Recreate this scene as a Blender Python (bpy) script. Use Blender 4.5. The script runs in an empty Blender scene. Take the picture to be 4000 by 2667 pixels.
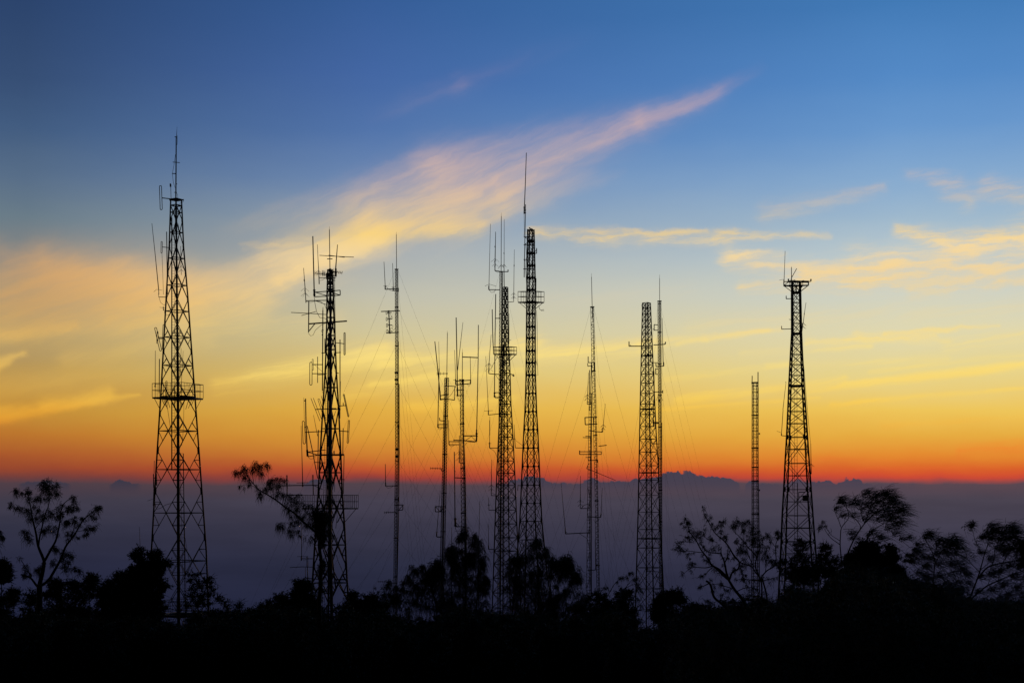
import bpy, math, random
import numpy as np

# ------------------------------------------------------------------ camera, sky, sun, exposure
sc = bpy.context.scene
COL = sc.collection
F = 4000 * 50.0 / 36.0            # focal length in photo pixels (50 mm on 36 mm)
HY = 1940.0                       # photo row of the true horizon
ZC = 25.0                         # height of the eye
rad = math.radians

cd = bpy.data.cameras.new('camera')
cd.lens = 50.0
cd.sensor_width = 36.0
cd.shift_y = (HY - 1333.5) / 4000.0
cd.clip_start = 0.5
cd.clip_end = 20000.0
cam = bpy.data.objects.new('camera', cd)
COL.objects.link(cam)
cam.location = (0, 0, ZC)
cam.rotation_euler = (rad(90), 0, 0)
sc.camera = cam
sc.view_settings.view_transform = 'Standard'
sc.view_settings.look = 'None'
sc.view_settings.exposure = 0
sc.view_settings.gamma = 1
try:
    sc.view_settings.use_curve_mapping = False
except Exception:
    pass

sd = bpy.data.lights.new('afterglow_sun', 'SUN')
sd.energy = 0.06
sd.angle = rad(4)
sd.color = (1.0, 0.5, 0.25)
so = bpy.data.objects.new('afterglow_sun', sd)
COL.objects.link(so)
so.location = (0, 0, 120)
so.rotation_euler = (rad(-89), 0, rad(-9))     # just on the horizon behind the towers


def lin(c):
    return tuple(((v / 255) / 12.92 if v / 255 <= 0.04045 else ((v / 255 + 0.055) / 1.055) ** 2.4) for v in c)


def sky_ae(px, py):
    """photo direction -> (azimuth, elevation), both as arc length at radius F"""
    az = math.atan((px - 2000) / F)
    el = math.atan((HY - py) / F * math.cos(az))
    return az * F, el * F


def build_sky():
    w = bpy.data.worlds.new('World')
    sc.world = w
    w.use_nodes = True
    nt = w.node_tree
    nt.nodes.clear()
    lk = nt.links.new

    def setin(s, v):
        if isinstance(v, bpy.types.NodeSocket):
            lk(v, s)
        else:
            s.default_value = v

    def M(op, a, b=None, c=None, clamp=False):
        n = nt.nodes.new('ShaderNodeMath')
        n.operation = op
        n.use_clamp = clamp
        setin(n.inputs[0], a)
        if b is not None:
            setin(n.inputs[1], b)
        if c is not None:
            setin(n.inputs[2], c)
        return n.outputs[0]

    def V(op, a, b=None, c=None, s=None, val=False):
        n = nt.nodes.new('ShaderNodeVectorMath')
        n.operation = op
        setin(n.inputs[0], a)
        if b is not None:
            setin(n.inputs[1], b)
        if c is not None:
            setin(n.inputs[2], c)
        if s is not None:
            setin(n.inputs['Scale'], s)
        return n.outputs[1] if val else n.outputs[0]

    def MR(v, a, b, c, d, smooth=True):
        n = nt.nodes.new('ShaderNodeMapRange')
        n.interpolation_type = 'SMOOTHSTEP' if smooth else 'LINEAR'
        n.clamp = True
        for i, x in enumerate((v, a, b, c, d)):
            setin(n.inputs[i], x)
        return n.outputs[0]

    def comb(x, y, z=0.0):
        n = nt.nodes.new('ShaderNodeCombineXYZ')
        for i, q in enumerate((x, y, z)):
            setin(n.inputs[i], q)
        return n.outputs[0]

    def noise(vec, scale, detail=4, rough=0.55, color=False):
        n = nt.nodes.new('ShaderNodeTexNoise')
        n.noise_dimensions = '2D' if not color else '3D'
        lk(vec, n.inputs['Vector'])
        n.inputs['Scale'].default_value = scale
        n.inputs['Detail'].default_value = detail
        n.inputs['Roughness'].default_value = rough
        return n.outputs['Color' if color else 0]

    def mix(f, a, b, mode='MIX'):
        n = nt.nodes.new('ShaderNodeMix')
        n.data_type = 'RGBA'
        n.blend_type = mode
        setin(n.inputs[0], f)
        setin(n.inputs[6], a)
        setin(n.inputs[7], b)
        return n.outputs[2]

    tc = nt.nodes.new('ShaderNodeTexCoord')
    sep = nt.nodes.new('ShaderNodeSeparateXYZ')
    nrm = V('NORMALIZE', tc.outputs['Generated'])
    lk(nrm, sep.inputs[0])
    X, Y, Z = sep.outputs
    A = M('MULTIPLY', M('ARCTAN2', X, Y), F)
    E = M('MULTIPLY', M('ARCSINE', Z), F)
    P = comb(A, E)

    EMIN, EMAX = F * rad(-8), F * rad(24)

    def ramp(px, stops):
        n = nt.nodes.new('ShaderNodeValToRGB')
        n.color_ramp.interpolation = 'LINEAR'
        pts = []
        for py, c in stops:
            e = sky_ae(px, py)[1]
            pts.append(((e - EMIN) / (EMAX - EMIN), lin(c)))
        pts.sort()
        el = n.color_ramp.elements
        while len(el) < len(pts):
            el.new(0.5)
        for q, (t, c) in zip(el, pts):
            q.position = max(0, min(1, t))
            q.color = (*c, 1)
        lk(FAC, n.inputs[0])
        return n.outputs[0]

    # slow wobble so the bands of the glow are not ruled lines
    wob = M('MULTIPLY', M('SUBTRACT', noise(comb(M('MULTIPLY', A, 0.0012), M('MULTIPLY', E, 0.004)), 1.0, 2), 0.5), 60.0)
    wob = M('MULTIPLY', wob, MR(E, 60.0, 500.0, 0.22, 1.0))
    wob = M('ADD', wob, M('MULTIPLY', M('SUBTRACT', noise(comb(M('MULTIPLY', A, 0.0042), M('MULTIPLY', E, 0.012)), 1.0, 4), 0.5), 26.0))
    FAC = MR(M('ADD', E, wob), EMIN, EMAX, 0.0, 1.0, False)
    YS = SKY_ROWS
    cl = ramp(150, list(zip(YS, SKY_L)))
    cm = ramp(1450, list(zip(YS, SKY_C)))
    cr = ramp(3500, list(zip(YS, SKY_R)))
    aL, aC, aR = sky_ae(100, HY)[0], sky_ae(1450, HY)[0], sky_ae(3500, HY)[0]
    base = mix(MR(A, aL, aC, 0.0, 1.0, False), cl, cm)
    base = mix(MR(A, aC, aR, 0.0, 1.0, False), base, cr)

    # ---- clouds: warped fields of ice cloud lit from below the horizon
    wv = V('MULTIPLY_ADD', noise(V('MULTIPLY', P, (0.0022, 0.005, 0)), 1.0, 3, 0.6, True), (150, 60, 0), (-75, -30, 0))
    wf = V('MULTIPLY_ADD', noise(V('MULTIPLY', P, (0.012, 0.022, 0)), 1.0, 4, 0.6, True), (46, 26, 0), (-23, -13, 0))
    PW = V('ADD', V('ADD', P, wv), wf)

    def stroke(x0, y0, x1, y1, w0, w1, s, s1=None, src=None):
        p0 = sky_ae(x0, y0)
        p1 = sky_ae(x1, y1)
        a = (p1[0] - p0[0], p1[1] - p0[1])
        L2 = a[0] ** 2 + a[1] ** 2
        q = V('SUBTRACT', src or PW, (p0[0], p0[1], 0))
        t = M('MINIMUM', M('MAXIMUM', V('DOT_PRODUCT', q, (a[0] / L2, a[1] / L2, 0), val=True), 0.0), 1.0)
        d = V('DISTANCE', q, V('SCALE', (a[0], a[1], 0), s=t), val=True)
        k = M('DIVIDE', d, M('MULTIPLY_ADD', t, w1 - w0, w0))
        g = M('EXPONENT', M('MULTIPLY', M('MULTIPLY', k, k), -1.0))
        return M('MULTIPLY', g, s if s1 is None else M('MULTIPLY_ADD', t, s1 - s, s))

    def streak(dx, dy, along, across, lo, hi, detail=5, src=None):
        """noise drawn out along the direction (dx, dy)"""
        l = math.hypot(dx, dy)
        ux, uy = dx / l, -dy / l
        u = V('DOT_PRODUCT', src or PW, (ux / along, uy / along, 0), val=True)
        v = V('DOT_PRODUCT', src or PW, (-uy / across, ux / across, 0), val=True)
        return MR(noise(comb(u, v), 1.0, detail, 0.6), lo, hi, 0.0, 1.0)

    def total(items, src=None):
        r = None
        for it in items:
            g = stroke(*it, src=src)
            r = g if r is None else M('ADD', r, g)
        return r

    PF = V('ADD', P, V('SCALE', wf, s=1.4))
    PL = V('ADD', P, V('SCALE', wf, s=0.55))
    n_pl = streak(2.0, -0.85, 460, 58, 0.28, 0.76, 7)
    n_fb = streak(1.0, -0.05, 190, 27, 0.34, 0.78, 8, src=PF)
    n_sm = streak(1.0, -0.16, 700, 46, 0.36, 0.7, 4)
    plume = M('MULTIPLY', total(CLOUD_PLUME), M('MULTIPLY_ADD', n_pl, 0.8, 0.48))
    left = M('MULTIPLY', total(CLOUD_LEFT), M('MULTIPLY_ADD', n_pl, 0.45, 0.6))
    fib = M('MULTIPLY', total(CLOUD_FIBRE, PF), M('MULTIPLY_ADD', n_fb, 0.78, 0.18))
    fibs = M('MULTIPLY', total(CLOUD_FIBRE_SOFT, PF), M('MULTIPLY_ADD', n_fb, 0.7, 0.3))
    lay = M('MULTIPLY', total(CLOUD_LAYER, PL), M('MULTIPLY_ADD', n_sm, 0.6, 0.16))
    D = M('ADD', M('ADD', M('ADD', plume, left), M('ADD', fib, fibs)), lay)
    D = M('SUBTRACT', 1.0, M('EXPONENT', M('MULTIPLY', D, -1.0)))
    cc = ramp(2000, CLOUD_COL)
    tint = mix(MR(E, HY - 1480, HY - 1240, 0.0, 1.0), (0.90, 0.76, 0.66, 1), (*CLOUD_LEFT_TINT, 1))
    cc = mix(MR(A, aL, sky_ae(1300, HY)[0], 0.0, 1.0), mix(1.0, cc, tint, 'MULTIPLY'), cc)
    col = mix(D, base, cc)

    # ---- cumulus heads standing on the haze at the horizon
    bump = None
    for prof in HORIZON_HEADS:
        pts = [(sky_ae(px, HY)[0], max(0.0, HEAD_ROW - row)) for px, row in prof]
        lo, hi = pts[0][0], pts[-1][0]
        n = nt.nodes.new('ShaderNodeValToRGB')
        el = n.color_ramp.elements
        while len(el) < len(pts):
            el.new(0.5)
        for q, (x, h) in zip(el, pts):
            q.position = (x - lo) / (hi - lo)
            q.color = (h / 60, h / 60, h / 60, 1)
        lk(MR(A, lo, hi, 0.0, 1.0, False), n.inputs[0])
        g = M('MULTIPLY', n.outputs[0], 60.0)
        bump = g if bump is None else M('ADD', bump, g)
    pres = MR(bump, 0.5, 7.0, 0.0, 1.0)
    nz = M('SUBTRACT', noise(V('SCALE', P, s=0.021), 1.0, 6, 0.58), 0.5)
    nb = M('SUBTRACT', noise(V('SCALE', P, s=0.043), 1.0, 3, 0.5), 0.5)
    top = M('ADD', M('ADD', M('MULTIPLY_ADD', bump, 1.0, HY - HEAD_ROW - 2.0), M('MULTIPLY', nz, 17.0)), M('MULTIPLY', nb, 26.0))
    msk = MR(M('SUBTRACT', E, top), -2.5, 2.5, 1.0, 0.0)
    msk = M('MULTIPLY', M('MULTIPLY', msk, pres), MR(E, 0.0, 62.0, 0.0, 1.0))
    hc = mix(MR(A, aL, aR, 0.0, 1.0), (*lin((60, 56, 71)), 1), (*lin((72, 65, 80)), 1))
    col = mix(msk, col, hc)

    # ---- uneven thickness of the haze below the horizon
    hz = noise(comb(M('MULTIPLY', A, 0.0016), M('MULTIPLY', E, 0.011)), 1.0, 5)
    hz = M('MULTIPLY_ADD', M('MULTIPLY', M('SUBTRACT', hz, 0.5), MR(E, -10.0, 45.0, 0.42, 0.0)), 1.0, 1.0)
    col = mix(1.0, col, hz, 'MULTIPLY')
    # ---- the dusk sky overhead and at the observer's back is far darker
    dim = M('MULTIPLY', MR(E, F * rad(19.5), F * rad(50), 1.0, 0.03), MR(Y, 0.15, 0.88, 0.012, 1.0))
    col = mix(1.0, col, dim, 'MULTIPLY')
    bg = nt.nodes.new('ShaderNodeBackground')
    lk(col, bg.inputs[0])
    bg.inputs[1].default_value = 1.0
    w.cycles.sampling_method = 'MANUAL'
    w.cycles.sample_map_resolution = 256
    out = nt.nodes.new('ShaderNodeOutputWorld')
    lk(bg.outputs[0], out.inputs[0])


SKY_ROWS = [0, 300, 500, 700, 850, 1000, 1150, 1300, 1450, 1600, 1700, 1780, 1830, 1862, 1888, 1950, 2050, 2200, 2400]
SKY_L = [(44, 68, 108), (54, 78, 116), (66, 92, 128), (88, 110, 136), (106, 124, 136), (128, 132, 132), (152, 144, 122), (170, 150, 110),
         (186, 150, 84), (194, 142, 58), (188, 118, 46), (170, 88, 44), (150, 70, 46), (116, 62, 58), (80, 62, 70), (62, 58, 72),
         (50, 50, 68), (40, 42, 64), (32, 36, 60)]
SKY_C = [(54, 92, 150), (68, 103, 163), (82, 116, 170), (108, 136, 178), (138, 156, 178), (168, 174, 176), (193, 190, 171), (209, 197, 152),
         (223, 194, 112), (226, 175, 70), (218, 154, 56), (204, 122, 48), (190, 85, 46), (154, 62, 54), (82, 66, 74), (68, 63, 78),
         (57, 55, 72), (42, 44, 64), (34, 37, 60)]
SKY_R = [(66, 122, 182), (84, 137, 197), (104, 151, 204), (134, 170, 207), (158, 184, 205), (184, 200, 206), (206, 210, 197), (223, 215, 176),
         (231, 212, 142), (238, 197, 90), (231, 173, 66), (228, 138, 48), (218, 99, 42), (208, 73, 50), (90, 71, 80), (74, 67, 80),
         (66, 62, 78), (51, 50, 70), (40, 42, 64)]
CLOUD_PLUME = [
    (1050, 1010, 1750, 765, 50, 118, 0.55, 0.6), (1750, 765, 2780, 360, 118, 36, 0.7, 0.2), (1950, 735, 2500, 470, 36, 32, 0.7, 0.6), (2500, 470, 3020, 250, 32, 26, 0.6, 0.0), (1450, 850, 1900, 770, 70, 90, 0.5),
    (1420, 905, 1850, 882, 38, 40, 1.0), (1100, 1090, 1480, 895, 40, 50, 1.3, 0.8), (780, 1180, 1450, 920, 80, 80, 0.6, 0.7),
    (1950, 790, 2450, 680, 60, 26, 0.5, 0.0), (880, 900, 1700, 660, 40, 60, 0.04, 0.5), (1700, 640, 2250, 510, 60, 45, 0.35, 0.1),
    (1400, 470, 1780, 330, 32, 36, 0.0, 0.10), (1780, 330, 2350, 130, 36, 34, 0.10, 0.0), (480, 1230, 1000, 1150, 80, 80, 0.5),
]
CLOUD_LEFT = [
    (170, 1040, 640, 1130, 62, 90, 1.1), (60, 1150, 700, 1180, 110, 110, 0.9), (500, 1120, 1000, 1140, 80, 70, 0.7, 0.5),
    (0, 1280, 420, 1240, 60, 60, 0.35), (0, 1310, 300, 1270, 24, 18, 0.6), (-20, 1625, 540, 1535, 26, 9, 1.3, 0.7),
    (160, 1580, 420, 1535, 24, 24, 0.8), (-10, 1430, 90, 1375, 24, 10, 1.1, 0.6), (-50, 1520, 640, 1440, 46, 40, 0.35, 0.15), (250, 1400, 800, 1330, 34, 30, 0.3, 0.15), (-20, 960, 100, 1040, 40, 50, 0.2),
]
CLOUD_FIBRE = [
    (2080, 905, 2400, 925, 22, 28, 1.0), (2350, 930, 2850, 932, 26, 24, 1.05), (2800, 922, 3230, 918, 20, 12, 1.2, 0.5), (2440, 912, 2760, 905, 14, 10, 0.7),
    (2850, 1010, 3130, 1060, 34, 34, 1.5), (2860, 990, 3050, 1000, 18, 16, 1.0), (3150, 1070, 3480, 1075, 36, 46, 2.2), (3350, 1040, 4050, 1050, 60, 60, 1.5), (3450, 1020, 3900, 1075, 40, 30, 0.8),
    (3500, 900, 3800, 965, 20, 36, 1.7), (3700, 970, 4100, 910, 40, 46, 1.7), (2900, 1120, 3400, 1125, 22, 20, 1.1, 0.5), (3560, 1140, 3900, 1105, 22, 22, 0.9, 0.4), (3860, 940, 4080, 930, 22, 26, 1.2),
    (3640, 700, 3780, 790, 24, 30, 0.35), (3860, 720, 4060, 790, 30, 44, 0.6), (3700, 740, 3980, 755, 34, 30, 0.25), (3550, 680, 3750, 700, 22, 20, 0.4), (950, 960, 1200, 945, 16, 18, 0.45),
]
CLOUD_FIBRE_SOFT = [
    (3150, 1340, 3650, 1310, 12, 10, 1.7), (3450, 1305, 3900, 1270, 8, 8, 1.3), (2700, 1325, 3050, 1285, 11, 8, 0.9), (3350, 1312, 3700, 1330, 20, 16, 0.6), (3000, 830, 3450, 735, 36, 18, 0.45), (2650, 1340, 2760, 1325, 10, 8, 0.6),
    (3750, 1760, 4050, 1740, 18, 24, 1.0), (3200, 1790, 3500, 1800, 10, 8, 0.4), (3350, 1830, 3900, 1818, 6, 6, 0.6),
]
CLOUD_LAYER = [
    (2080, 1390, 2560, 1350, 32, 26, 2.0, 1.4), (850, 1500, 1500, 1375, 28, 40, 1.9), (1500, 1425, 2080, 1335, 38, 44, 1.4),
    (2500, 1350, 3000, 1290, 18, 10, 1.3), (2650, 1560, 3300, 1480, 17, 13, 1.8), (3150, 1520, 4050, 1420, 14, 15, 2.2),
    (3250, 1580, 4050, 1510, 11, 8, 1.8), (3700, 1350, 4050, 1300, 22, 20, 0.9), (1600, 1590, 2000, 1560, 22, 24, 0.9),
    (2900, 1380, 3400, 1350, 14, 10, 0.8), (1300, 1560, 1700, 1450, 26, 26, 0.6), (700, 1300, 1300, 1250, 60, 50, 0.3), (2560, 1600, 3200, 1555, 9, 8, 0.9),
    (2050, 1170, 2700, 1130, 40, 30, 0.1), (1450, 1500, 2080, 1440, 18, 20, 1.0), (3400, 1450, 4050, 1375, 10, 9, 0.6), (2700, 1260, 4050, 1190, 34, 40, 0.28), (3000, 1430, 3700, 1400, 14, 12, 0.6), (2600, 1480, 3100, 1420, 14, 12, 0.5), (3450, 1660, 4050, 1630, 14, 12, 0.5),
]
CLOUD_COL = [(0, (120, 120, 170)), (250, (150, 135, 170)), (420, (205, 172, 172)), (560, (214, 180, 170)), (700, (222, 188, 165)),
             (820, (233, 200, 152)), (920, (250, 212, 128)), (1000, (250, 218, 156)), (1080, (248, 214, 150)), (1200, (246, 212, 140)), (1400, (255, 226, 128)),
             (1560, (253, 211, 90)), (1640, (250, 190, 66)), (1740, (244, 140, 48)), (1860, (220, 90, 50))]
CLOUD_LEFT_TINT = (0.80, 0.60, 0.46)
HEAD_ROW = 1893.0
HORIZON_HEADS = [
    [(60, 1893), (90, 1886), (110, 1880), (135, 1877), (150, 1880), (200, 1882), (240, 1884), (260, 1886), (285, 1893), (420, 1893), (440, 1885), (458, 1874), (475, 1875), (500, 1881), (530, 1887), (565, 1893),
     (1180, 1893), (1195, 1884), (1222, 1871), (1250, 1868), (1290, 1874), (1315, 1893)],
    [(1930, 1893), (1985, 1882), (2015, 1864), (2040, 1867), (2060, 1861), (2118, 1862), (2135, 1873), (2160, 1879), (2200, 1886), (2240, 1889), (2275, 1878), (2296, 1867), (2322, 1866), (2342, 1876), (2400, 1876), (2450, 1877),
     (2480, 1870), (2540, 1864), (2580, 1855), (2600, 1846), (2628, 1842), (2650, 1837), (2662, 1847), (2685, 1840), (2705, 1844), (2716, 1853), (2745, 1859), (2800, 1862), (2850, 1866), (2870, 1876), (2895, 1893)],
    [(2905, 1893), (2930, 1877), (2965, 1886), (3060, 1889), (3108, 1873), (3130, 1872), (3152, 1887), (3185, 1884), (3210, 1879), (3238, 1878), (3266, 1886), (3284, 1875), (3302, 1868), (3325, 1872), (3350, 1868), (3363, 1877),
     (3374, 1887), (3430, 1889), (3560, 1890), (3640, 1893)],
]
build_sky()

# ------------------------------------------------------------------ materials


def material(name, base, rough=0.7, metal=0.0, var=0.35, scale=3.0):
    m = bpy.data.materials.new(name)
    m.use_nodes = True
    nt = m.node_tree
    b = nt.nodes['Principled BSDF']
    b.inputs['Roughness'].default_value = rough
    b.inputs['Metallic'].default_value = metal
    b.inputs['Specular IOR Level'].default_value = 0.25
    tc = nt.nodes.new('ShaderNodeTexCoord')
    nz = nt.nodes.new('ShaderNodeTexNoise')
    nz.inputs['Scale'].default_value = scale
    nz.inputs['Detail'].default_value = 5
    cr = nt.nodes.new('ShaderNodeValToRGB')
    cr.color_ramp.elements[0].position = 0.3
    cr.color_ramp.elements[1].position = 0.7
    cr.color_ramp.elements[0].color = (*[c * (1 - var) for c in base], 1)
    cr.color_ramp.elements[1].color = (*[min(1, c * (1 + var)) for c in base], 1)
    nt.links.new(tc.outputs['Object'], nz.inputs['Vector'])
    nt.links.new(nz.outputs[0], cr.inputs[0])
    nt.links.new(cr.outputs[0], b.inputs['Base Color'])
    return m


STEEL = material('weathered_steel', (0.06, 0.055, 0.055), 0.6, 0.0)
GALV = material('galvanized_steel', (0.16, 0.16, 0.17), 0.55, 0.0)
WIRE = material('wire', (0.10, 0.09, 0.085), 0.6)
FIBRE = material('antenna_rod', (0.10, 0.10, 0.10), 0.5)
BARK = material('bark', (0.05, 0.042, 0.035), 0.9, 0, 0.5, 8)
NEEDLE = material('needle_foliage', (0.045, 0.06, 0.035), 0.7, 0, 0.5, 2)
LEAF = material('leaf_foliage', (0.04, 0.06, 0.028), 0.65, 0, 0.5, 2)
SOIL = material('soil', (0.03, 0.026, 0.02), 0.95, 0, 0.5, 0.3)
CONC = material('painted_wall', (0.18, 0.15, 0.14), 0.85, 0, 0.25, 1.5)
ROOFM = material('sheet_roof', (0.06, 0.06, 0.065), 0.6, 0, 0.3, 2)

# ------------------------------------------------------------------ mesh helpers
rng = np.random.default_rng(7)
random.seed(7)


class MB:
    """collects geometry in world coordinates, builds ONE mesh object"""

    def __init__(self):
        self.v = []
        self.f = []
        self.n = 0

    def add(self, v, f):
        v = np.asarray(v, float).reshape(-1, 3)
        self.v.append(v)
        f = np.asarray(f, np.int64)
        self.f.append(f + self.n)
        self.n += len(v)

    def tube(self, pts, r, n=5, cap=True):
        pts = np.asarray(pts, float)
        k = len(pts)
        if np.isscalar(r):
            r = np.full(k, r)
        elif len(r) != k:
            r = np.interp(np.linspace(0, 1, k), np.linspace(0, 1, len(r)), r)
        r = np.asarray(r, float)
        d = np.gradient(pts, axis=0)
        d /= np.linalg.norm(d, axis=1)[:, None] + 1e-12
        ref = np.array([0.31, 0.87, 0.38]) if abs(d[0][1]) < 0.7 else np.array([0.9, 0.1, 0.42])
        a = np.cross(d, ref)
        a /= np.linalg.norm(a, axis=1)[:, None] + 1e-12
        b = np.cross(d, a)
        ang = np.arange(n) * 2 * np.pi / n + 0.4
        ring = (pts[:, None, :] + r[:, None, None] * (np.cos(ang)[None, :, None] * a[:, None, :] + np.sin(ang)[None, :, None] * b[:, None, :]))
        idx = np.arange(k * n).reshape(k, n)
        i0 = idx[:-1]
        i1 = idx[1:]
        q = np.stack([i0, np.roll(i0, -1, 1), np.roll(i1, -1, 1), i1], -1).reshape(-1, 4)
        self.add(ring.reshape(-1, 3), q)
        if cap:
            base = self.n - k * n
            for e in (idx[0][::-1], idx[-1]):
                if n == 4:
                    self.f.append(np.array([e]) + base)
                else:
                    t = [(e[0], e[j], e[j + 1]) for j in range(1, n - 1)]
                    self.f.append(np.array(t) + base)

    def bar(self, p, q, r):
        self.tube([p, q], r, 4)

    def box(self, c, ax, ay, az):
        """box at centre c with half-axis vectors"""
        c, ax, ay, az = (np.asarray(t, float) for t in (c, ax, ay, az))
        v = [c + i * ax + j * ay + k * az for k in (-1, 1) for j in (-1, 1) for i in (-1, 1)]
        self.add(v, [(0, 2, 3, 1), (4, 5, 7, 6), (0, 1, 5, 4), (2, 6, 7, 3), (0, 4, 6, 2), (1, 3, 7, 5)])

    def build(self, name, mat, parent=None, origin=None):
        me = bpy.data.meshes.new(name)
        o = bpy.data.objects.new(name, me)
        COL.objects.link(o)
        org = np.array(origin if origin is not None else (parent.get('_org') if parent is not None else (0, 0, 0)), float)
        if self.v:
            v = np.concatenate(self.v) - org
            fs = [f for f in self.f if len(f)]
            tot = np.concatenate([np.full(len(f), f.shape[1]) for f in fs])
            loops = np.concatenate([f.reshape(-1) for f in fs])
            me.vertices.add(len(v))
            me.vertices.foreach_set('co', v.astype(np.float32).reshape(-1))
            me.loops.add(len(loops))
            me.loops.foreach_set('vertex_index', loops.astype(np.int32))
            me.polygons.add(len(tot))
            me.polygons.foreach_set('loop_start', np.concatenate([[0], np.cumsum(tot)[:-1]]).astype(np.int32))
            me.polygons.foreach_set('loop_total', tot.astype(np.int32))
            me.update(calc_edges=True)
            me.validate()
        me.materials.append(mat)
        if parent is not None:
            o.parent = parent
            o['_org'] = [float(t) for t in org]
        else:
            o.location = org
        return o


def px2w(px, py, D):
    s = D / F
    return np.array([(px - 2000) * s, D, ZC + (HY - py) * s])


def sstep(a, b, x):
    t = np.clip((np.asarray(x, float) - a) / (b - a), 0, 1)
    return t * t * (3 - 2 * t)


def gz(x, y):
    """height of the hill: falls away from the viewpoint, then drops into the valley"""
    x = np.asarray(x, float)
    y = np.asarray(y, float)
    z = ZC - 3.0 - 0.1 * np.clip(y, -60, 235) - 0.17 * np.clip(y - 235, 0, None)
    z = z + 4.9 * sstep(8, 21, x) * np.exp(-((y - 78) / 42) ** 2)
    z = z + 0.35 * np.sin(x * 0.13 + 1.3) * np.cos(y * 0.09) + 0.18 * np.sin(x * 0.41 + y * 0.33)
    z = z - 0.0006 * np.clip(np.abs(x) - 90, 0, None) ** 1.6
    return z


def ground_row(px, D):
    """photo row where the ground is met at distance D"""
    s = D / F
    return HY + (ZC - float(gz((px - 2000) * s, D))) / s


def thing(name, label, cat, loc, group=None):
    o = bpy.data.objects.new(name, None)
    COL.objects.link(o)
    o.empty_display_size = 0.5
    o.location = loc
    o['_org'] = [float(t) for t in loc]
    o['label'] = label
    o['category'] = cat
    if group:
        o['group'] = group
    return o


class Crop:
    """turns numbers read off an enlarged crop of the photograph into photo pixels"""

    def __init__(self, ox, oy, s):
        self.ox, self.oy, self.s = ox, oy, s

    def __call__(self, txt):
        r = []
        for t in txt.split():
            a, b = t.split(',')
            r.append((self.ox + float(a) / self.s, self.oy + float(b) / self.s))
        return r

    def p(self, a, b):
        return (self.ox + a / self.s, self.oy + b / self.s)


# ------------------------------------------------------------------ terrain
def build_terrain():
    ys = np.concatenate([np.arange(-120, 300, 4.0), np.geomspace(300, 6000, 40)])
    xs = np.concatenate([-np.geomspace(6000, 160, 30), np.arange(-156, 157, 4.0), np.geomspace(160, 6000, 30)])
    gx, gy = np.meshgrid(xs, ys)
    z = gz(gx, gy)
    v = np.stack([gx, gy, z], -1).reshape(-1, 3)
    ny, nx = gx.shape
    i = np.arange(nx * ny).reshape(ny, nx)
    q = np.stack([i[:-1, :-1], i[:-1, 1:], i[1:, 1:], i[1:, :-1]], -1).reshape(-1, 4)
    m = MB()
    m.add(v, q)
    o = m.build('ground', SOIL)
    o['kind'] = 'structure'
    o['label'] = 'dark hillside falling away beneath the radio towers'


build_terrain()


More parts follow.
